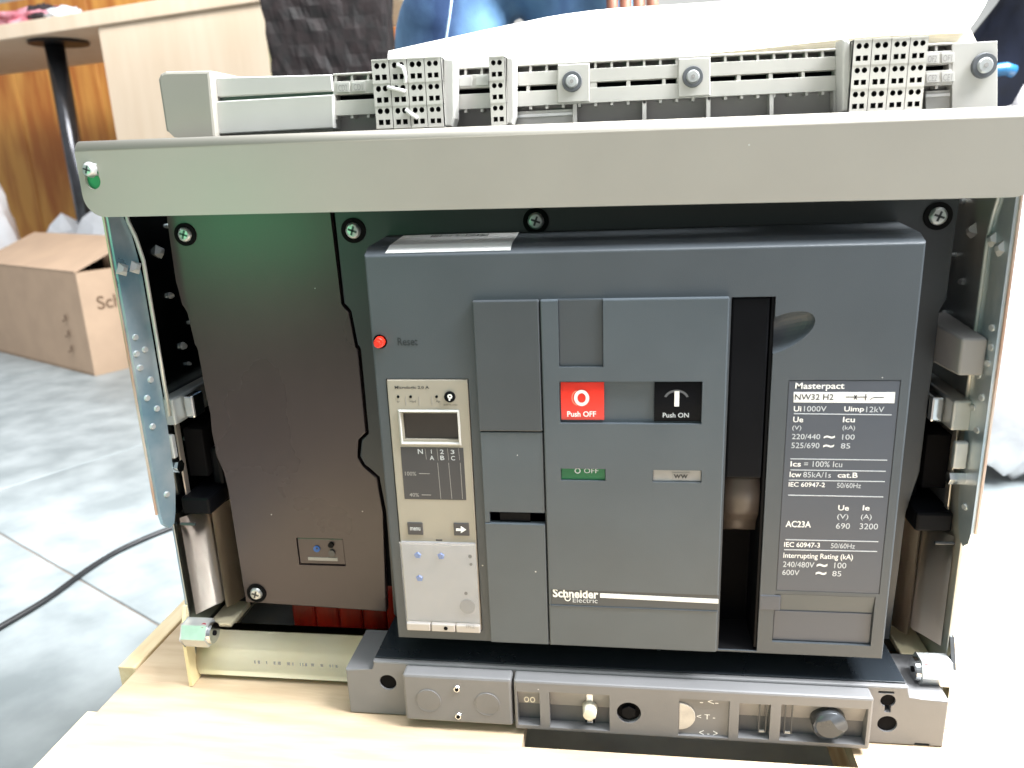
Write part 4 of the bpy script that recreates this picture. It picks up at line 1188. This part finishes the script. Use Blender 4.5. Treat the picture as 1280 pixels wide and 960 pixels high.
# carved dark wooden post of a piece of furniture
def carved():
    root = thing('carved_chair', 'dark carved wooden chair seen beside the counter behind the breaker', 'chair')
    c = at(405, 40, 1.55)
    from mathutils import noise
    def slabn(name, x0, x1, y0, y1, z0, z1, amp, taper=0):
        bm = bmesh.new()
        b_box(bm, x0, x1, y0, y1, z0, z1)
        bmesh.ops.subdivide_edges(bm, edges=bm.edges[:], cuts=22, use_grid_fill=True)
        for v in bm.verts:
            p = v.co.copy()
            k = noise.noise(p * 26) * amp + abs(noise.noise(p * 55)) * amp * .8
            edge = (p.x - (x0 + x1) / 2) / ((x1 - x0) / 2)
            d = Vector((edge, -1 if p.y < (y0 + y1) / 2 else 1, 0)).normalized()
            v.co = p + d * k + Vector((taper * edge * (p.z - z0), 0, 0))
        fin(name, bm, M_EBONY, root, False)
    xl, xr = at(345, 60, 1.55).x, at(478, 60, 1.55).x
    slabn('carved_back', xl, xr, 1.54, 1.60, .36, 1.02, .007, .06)
    slabn('seat', xl - .08, xr + .08, 1.30, 1.60, .14, .19, .004)
    for x in (xl - .07, xr + .03):
        for y in (1.31, 1.56): slabn('leg', x, x + .045, y, y + .045, FLOOR, .14, .004)
    for x in (xl + .01, xr - .05): slabn('back_post', x, x + .04, 1.55, 1.59, .19, .36, .004)
carved()

# black power cable on the floor
cpts = [atz(-60, 822, FLOOR), atz(0, 788, FLOOR), atz(60, 752, FLOOR), atz(115, 712, FLOOR), atz(160, 686, FLOOR), atz(222, 660, FLOOR), atz(300, 632, FLOOR), Vector((-.38, 1.05, FLOOR)), Vector((.02, 1.25, FLOOR)), Vector((.55, 1.45, FLOOR)), Vector((1.1, 1.9, FLOOR)), Vector((1.5, 2.9, FLOOR)), Vector((1.55, 4.15, FLOOR))]
fine = []
for i in range(len(cpts) - 1):
    for k in range(6):
        t = k / 6
        a, b = cpts[i], cpts[i + 1]
        pm, pn = cpts[max(i - 1, 0)], cpts[min(i + 2, len(cpts) - 1)]
        fine.append(.5 * ((2 * a) + (b - pm) * t + (2 * pm - 5 * a + 4 * b - pn) * t * t + (3 * a - pm - 3 * b + pn) * t ** 3) + Vector((0, 0, .0045)))
tag(tube('power_cable', M_CABLE, None, fine, .0045, 10), 'black power cable lying across the grey floor tiles', 'cable')

# ------------------------------------------------------------ person standing behind the breaker
per = thing('person', 'person in faded blue jeans standing behind the breaker, hand hanging at the thigh', 'person')
def skin(name, m, verts, edges, radii, root=0, sub=2):
    me = bpy.data.meshes.new(name)
    me.from_pydata(verts, edges, [])
    o = bpy.data.objects.new(name, me); COL.objects.link(o)
    md = o.modifiers.new('skin', 'SKIN')
    me.skin_vertices  # created by the modifier's layer
    if not me.skin_vertices:
        bm = bmesh.new(); bm.from_mesh(me); bm.verts.layers.skin.verify(); bm.to_mesh(me); bm.free()
    for i, r in enumerate(radii):
        me.skin_vertices[0].data[i].radius = (r, r) if not isinstance(r, tuple) else r
        me.skin_vertices[0].data[i].use_root = (i == root)
    s_ = o.modifiers.new('sub', 'SUBSURF'); s_.levels = sub; s_.render_levels = sub
    bpy.context.view_layer.update()
    nm = bpy.data.meshes.new_from_object(o.evaluated_get(bpy.context.evaluated_depsgraph_get()))
    bpy.data.objects.remove(o, do_unlink=True)
    return link(name, nm, m, per, True)
PX, PY = .010, .84
hz = FLOOR
lh = (PX - .095, PY, hz + .90); rh = (PX + .085, PY, hz + .90)
jv = [(PX, PY, hz + .96), (PX, PY, hz + 1.04), lh, (PX - .115, PY - .03, hz + .72), (PX - .135, PY - .04, hz + .50), (PX - .14, PY + .01, hz + .28), (PX - .145, PY + .02, hz + .09),
      rh, (PX + .100, PY + .0, hz + .72), (PX + .115, PY + .01, hz + .50), (PX + .12, PY + .05, hz + .28), (PX + .125, PY + .06, hz + .09)]
je = [(0, 1), (0, 2), (2, 3), (3, 4), (4, 5), (5, 6), (0, 7), (7, 8), (8, 9), (9, 10), (10, 11)]
jeans = skin('jeans', M_DENIM, jv, je, [.125, .14, .105, .092, .075, .068, .07, .105, .090, .074, .068, .07], 0, 3)
from mathutils import noise as _n
for v in jeans.data.vertices:                                   # folds in the cloth
    p = v.co
    k = _n.noise(Vector((p.x * 9, p.y * 9, p.z * 22))) * .016 + _n.noise(Vector((p.x * 22 + p.z * 15, p.y * 22, p.z * 45))) * .007
    v.co = p + v.normal * k
M_SEAM = mat('seam_thread', '9db4c4', .9)
tube('seam', M_SEAM, jeans, [at(u, v, PY - .135) for u, v in ((566, -12), (562, 20), (556, 60), (552, 100))], .0016, 6)
bv = [(PX, PY, hz + 1.0), (PX, PY, hz + 1.20), (PX, PY, hz + 1.40), (PX, PY, hz + 1.50), (PX, PY - .02, hz + 1.60), (PX, PY - .02, hz + 1.72),
      (PX - .19, PY, hz + 1.40), (PX - .23, PY, hz + 1.12), (PX - .12, PY - .17, hz + 1.22),
      (PX + .19, PY, hz + 1.40), (PX + .215, PY, hz + 1.12), (PX + .175, PY - .10, hz + .915)]
be = [(0, 1), (1, 2), (2, 3), (3, 4), (4, 5), (2, 6), (6, 7), (7, 8), (2, 9), (9, 10), (10, 11)]
body_r = [.11, .12, .13, .055, .085, .075, .055, .042, .030, .055, .042, .030]
hb = len(bv)
for (wv, sgn) in ((8, -1), (11, 1)):
    w = Vector(bv[wv])
    palm = len(bv); bv.append(tuple(w + (Vector((-.012, -.01, -.06)) if sgn > 0 else Vector((.05, -.02, .03))))); be.append((wv, palm)); body_r.append((.034, .018))
    for k in range(4):
        off_ = Vector(((-.027 + k * .018) * -sgn, -.008, 0))
        ln = (.062, .074, .078, .066)[k]
        a_ = len(bv)
        bv.append(tuple(Vector(bv[palm]) + off_ + Vector((0, -.004, -.030)))); be.append((palm, a_)); body_r.append(.0092)
        bv.append(tuple(Vector(bv[a_]) + Vector((0, -.006, -ln * .5)))); be.append((a_, a_ + 1)); body_r.append(.0085)
        bv.append(tuple(Vector(bv[a_]) + Vector((0, .008, -ln)))); be.append((a_ + 1, a_ + 2)); body_r.append(.0078)
    a_ = len(bv)
    bv.append(tuple(Vector(bv[palm]) + Vector((-.034 * sgn, -.014, .008)))); be.append((palm, a_)); body_r.append(.0105)
    bv.append(tuple(Vector(bv[a_]) + Vector((-.012 * sgn, -.012, -.034)))); be.append((a_, a_ + 1)); body_r.append(.0092)
body = skin('body', M_SKIN, bv, be, body_r, 0, 2)
skin('shirt', M_SHIRT, [(PX, PY, hz + 1.00), (PX, PY, hz + 1.20), (PX, PY, hz + 1.40), (PX, PY, hz + 1.46), (PX - .19, PY, hz + 1.40), (PX - .225, PY, hz + 1.18), (PX + .19, PY, hz + 1.40), (PX + .21, PY, hz + 1.18)],
     [(0, 1), (1, 2), (2, 3), (2, 4), (4, 5), (2, 6), (6, 7)], [.15, .148, .15, .075, .075, .066, .075, .066], 0, 2)
bm = bmesh.new(); bmesh.ops.create_uvsphere(bm, u_segments=24, v_segments=14, radius=1)
for v in bm.verts: v.co = Vector((PX + v.co.x * .092, PY - .005 + v.co.y * .108, hz + 1.70 + v.co.z * .115))
bmesh.ops.delete(bm, geom=[v for v in bm.verts if v.co.z < hz + 1.66 and v.co.y < PY - .0], context='VERTS')
fin('hair', bm, M_SHOE, per, True)
for x, y in ((PX - .145, PY + .02), (PX + .125, PY + .06)):
    bm = bmesh.new(); b_box(bm, x - .045, x + .045, y - .19, y + .075, FLOOR + .002, FLOOR + .085, .03, 4)
    fin('shoe', bm, M_SHOE, per, True)

# ------------------------------------------------------------ things at the right, behind the beam
sx = at(1262, 115, .95)
bd = blob('wrapped_bundle', M_WRAP, (sx.x + .085, .98, (FLOOR + sx.z + .012) / 2), .14, .11, (sx.z + .012 - FLOOR) / 2, 4.0, .18)
tag(bd, 'pale plastic wrapped bundle standing upright on the floor behind the cassette', 'bundle')
st_ = at(1258, 86, .96)
tag(tube('blue_strap', M_BLUEB, None, [(st_.x - .08, st_.y + .05, st_.z - .02), (st_.x - .03, st_.y + .01, st_.z - .002), (st_.x, st_.y, st_.z), (st_.x + .012, st_.y + .004, st_.z - .004)], .010, 12), 'blue strap lying on top of the wrapped bundle', 'strap')
ng = at(1270, 40, 1.06)
nb = blob('navy_bag', M_NAVY, (ng.x + .10, 1.16, .16), .20, .13, .44, 6.0, .16)
tag(nb, 'dark navy fabric bag standing tall behind the wrapped bundle', 'bag')
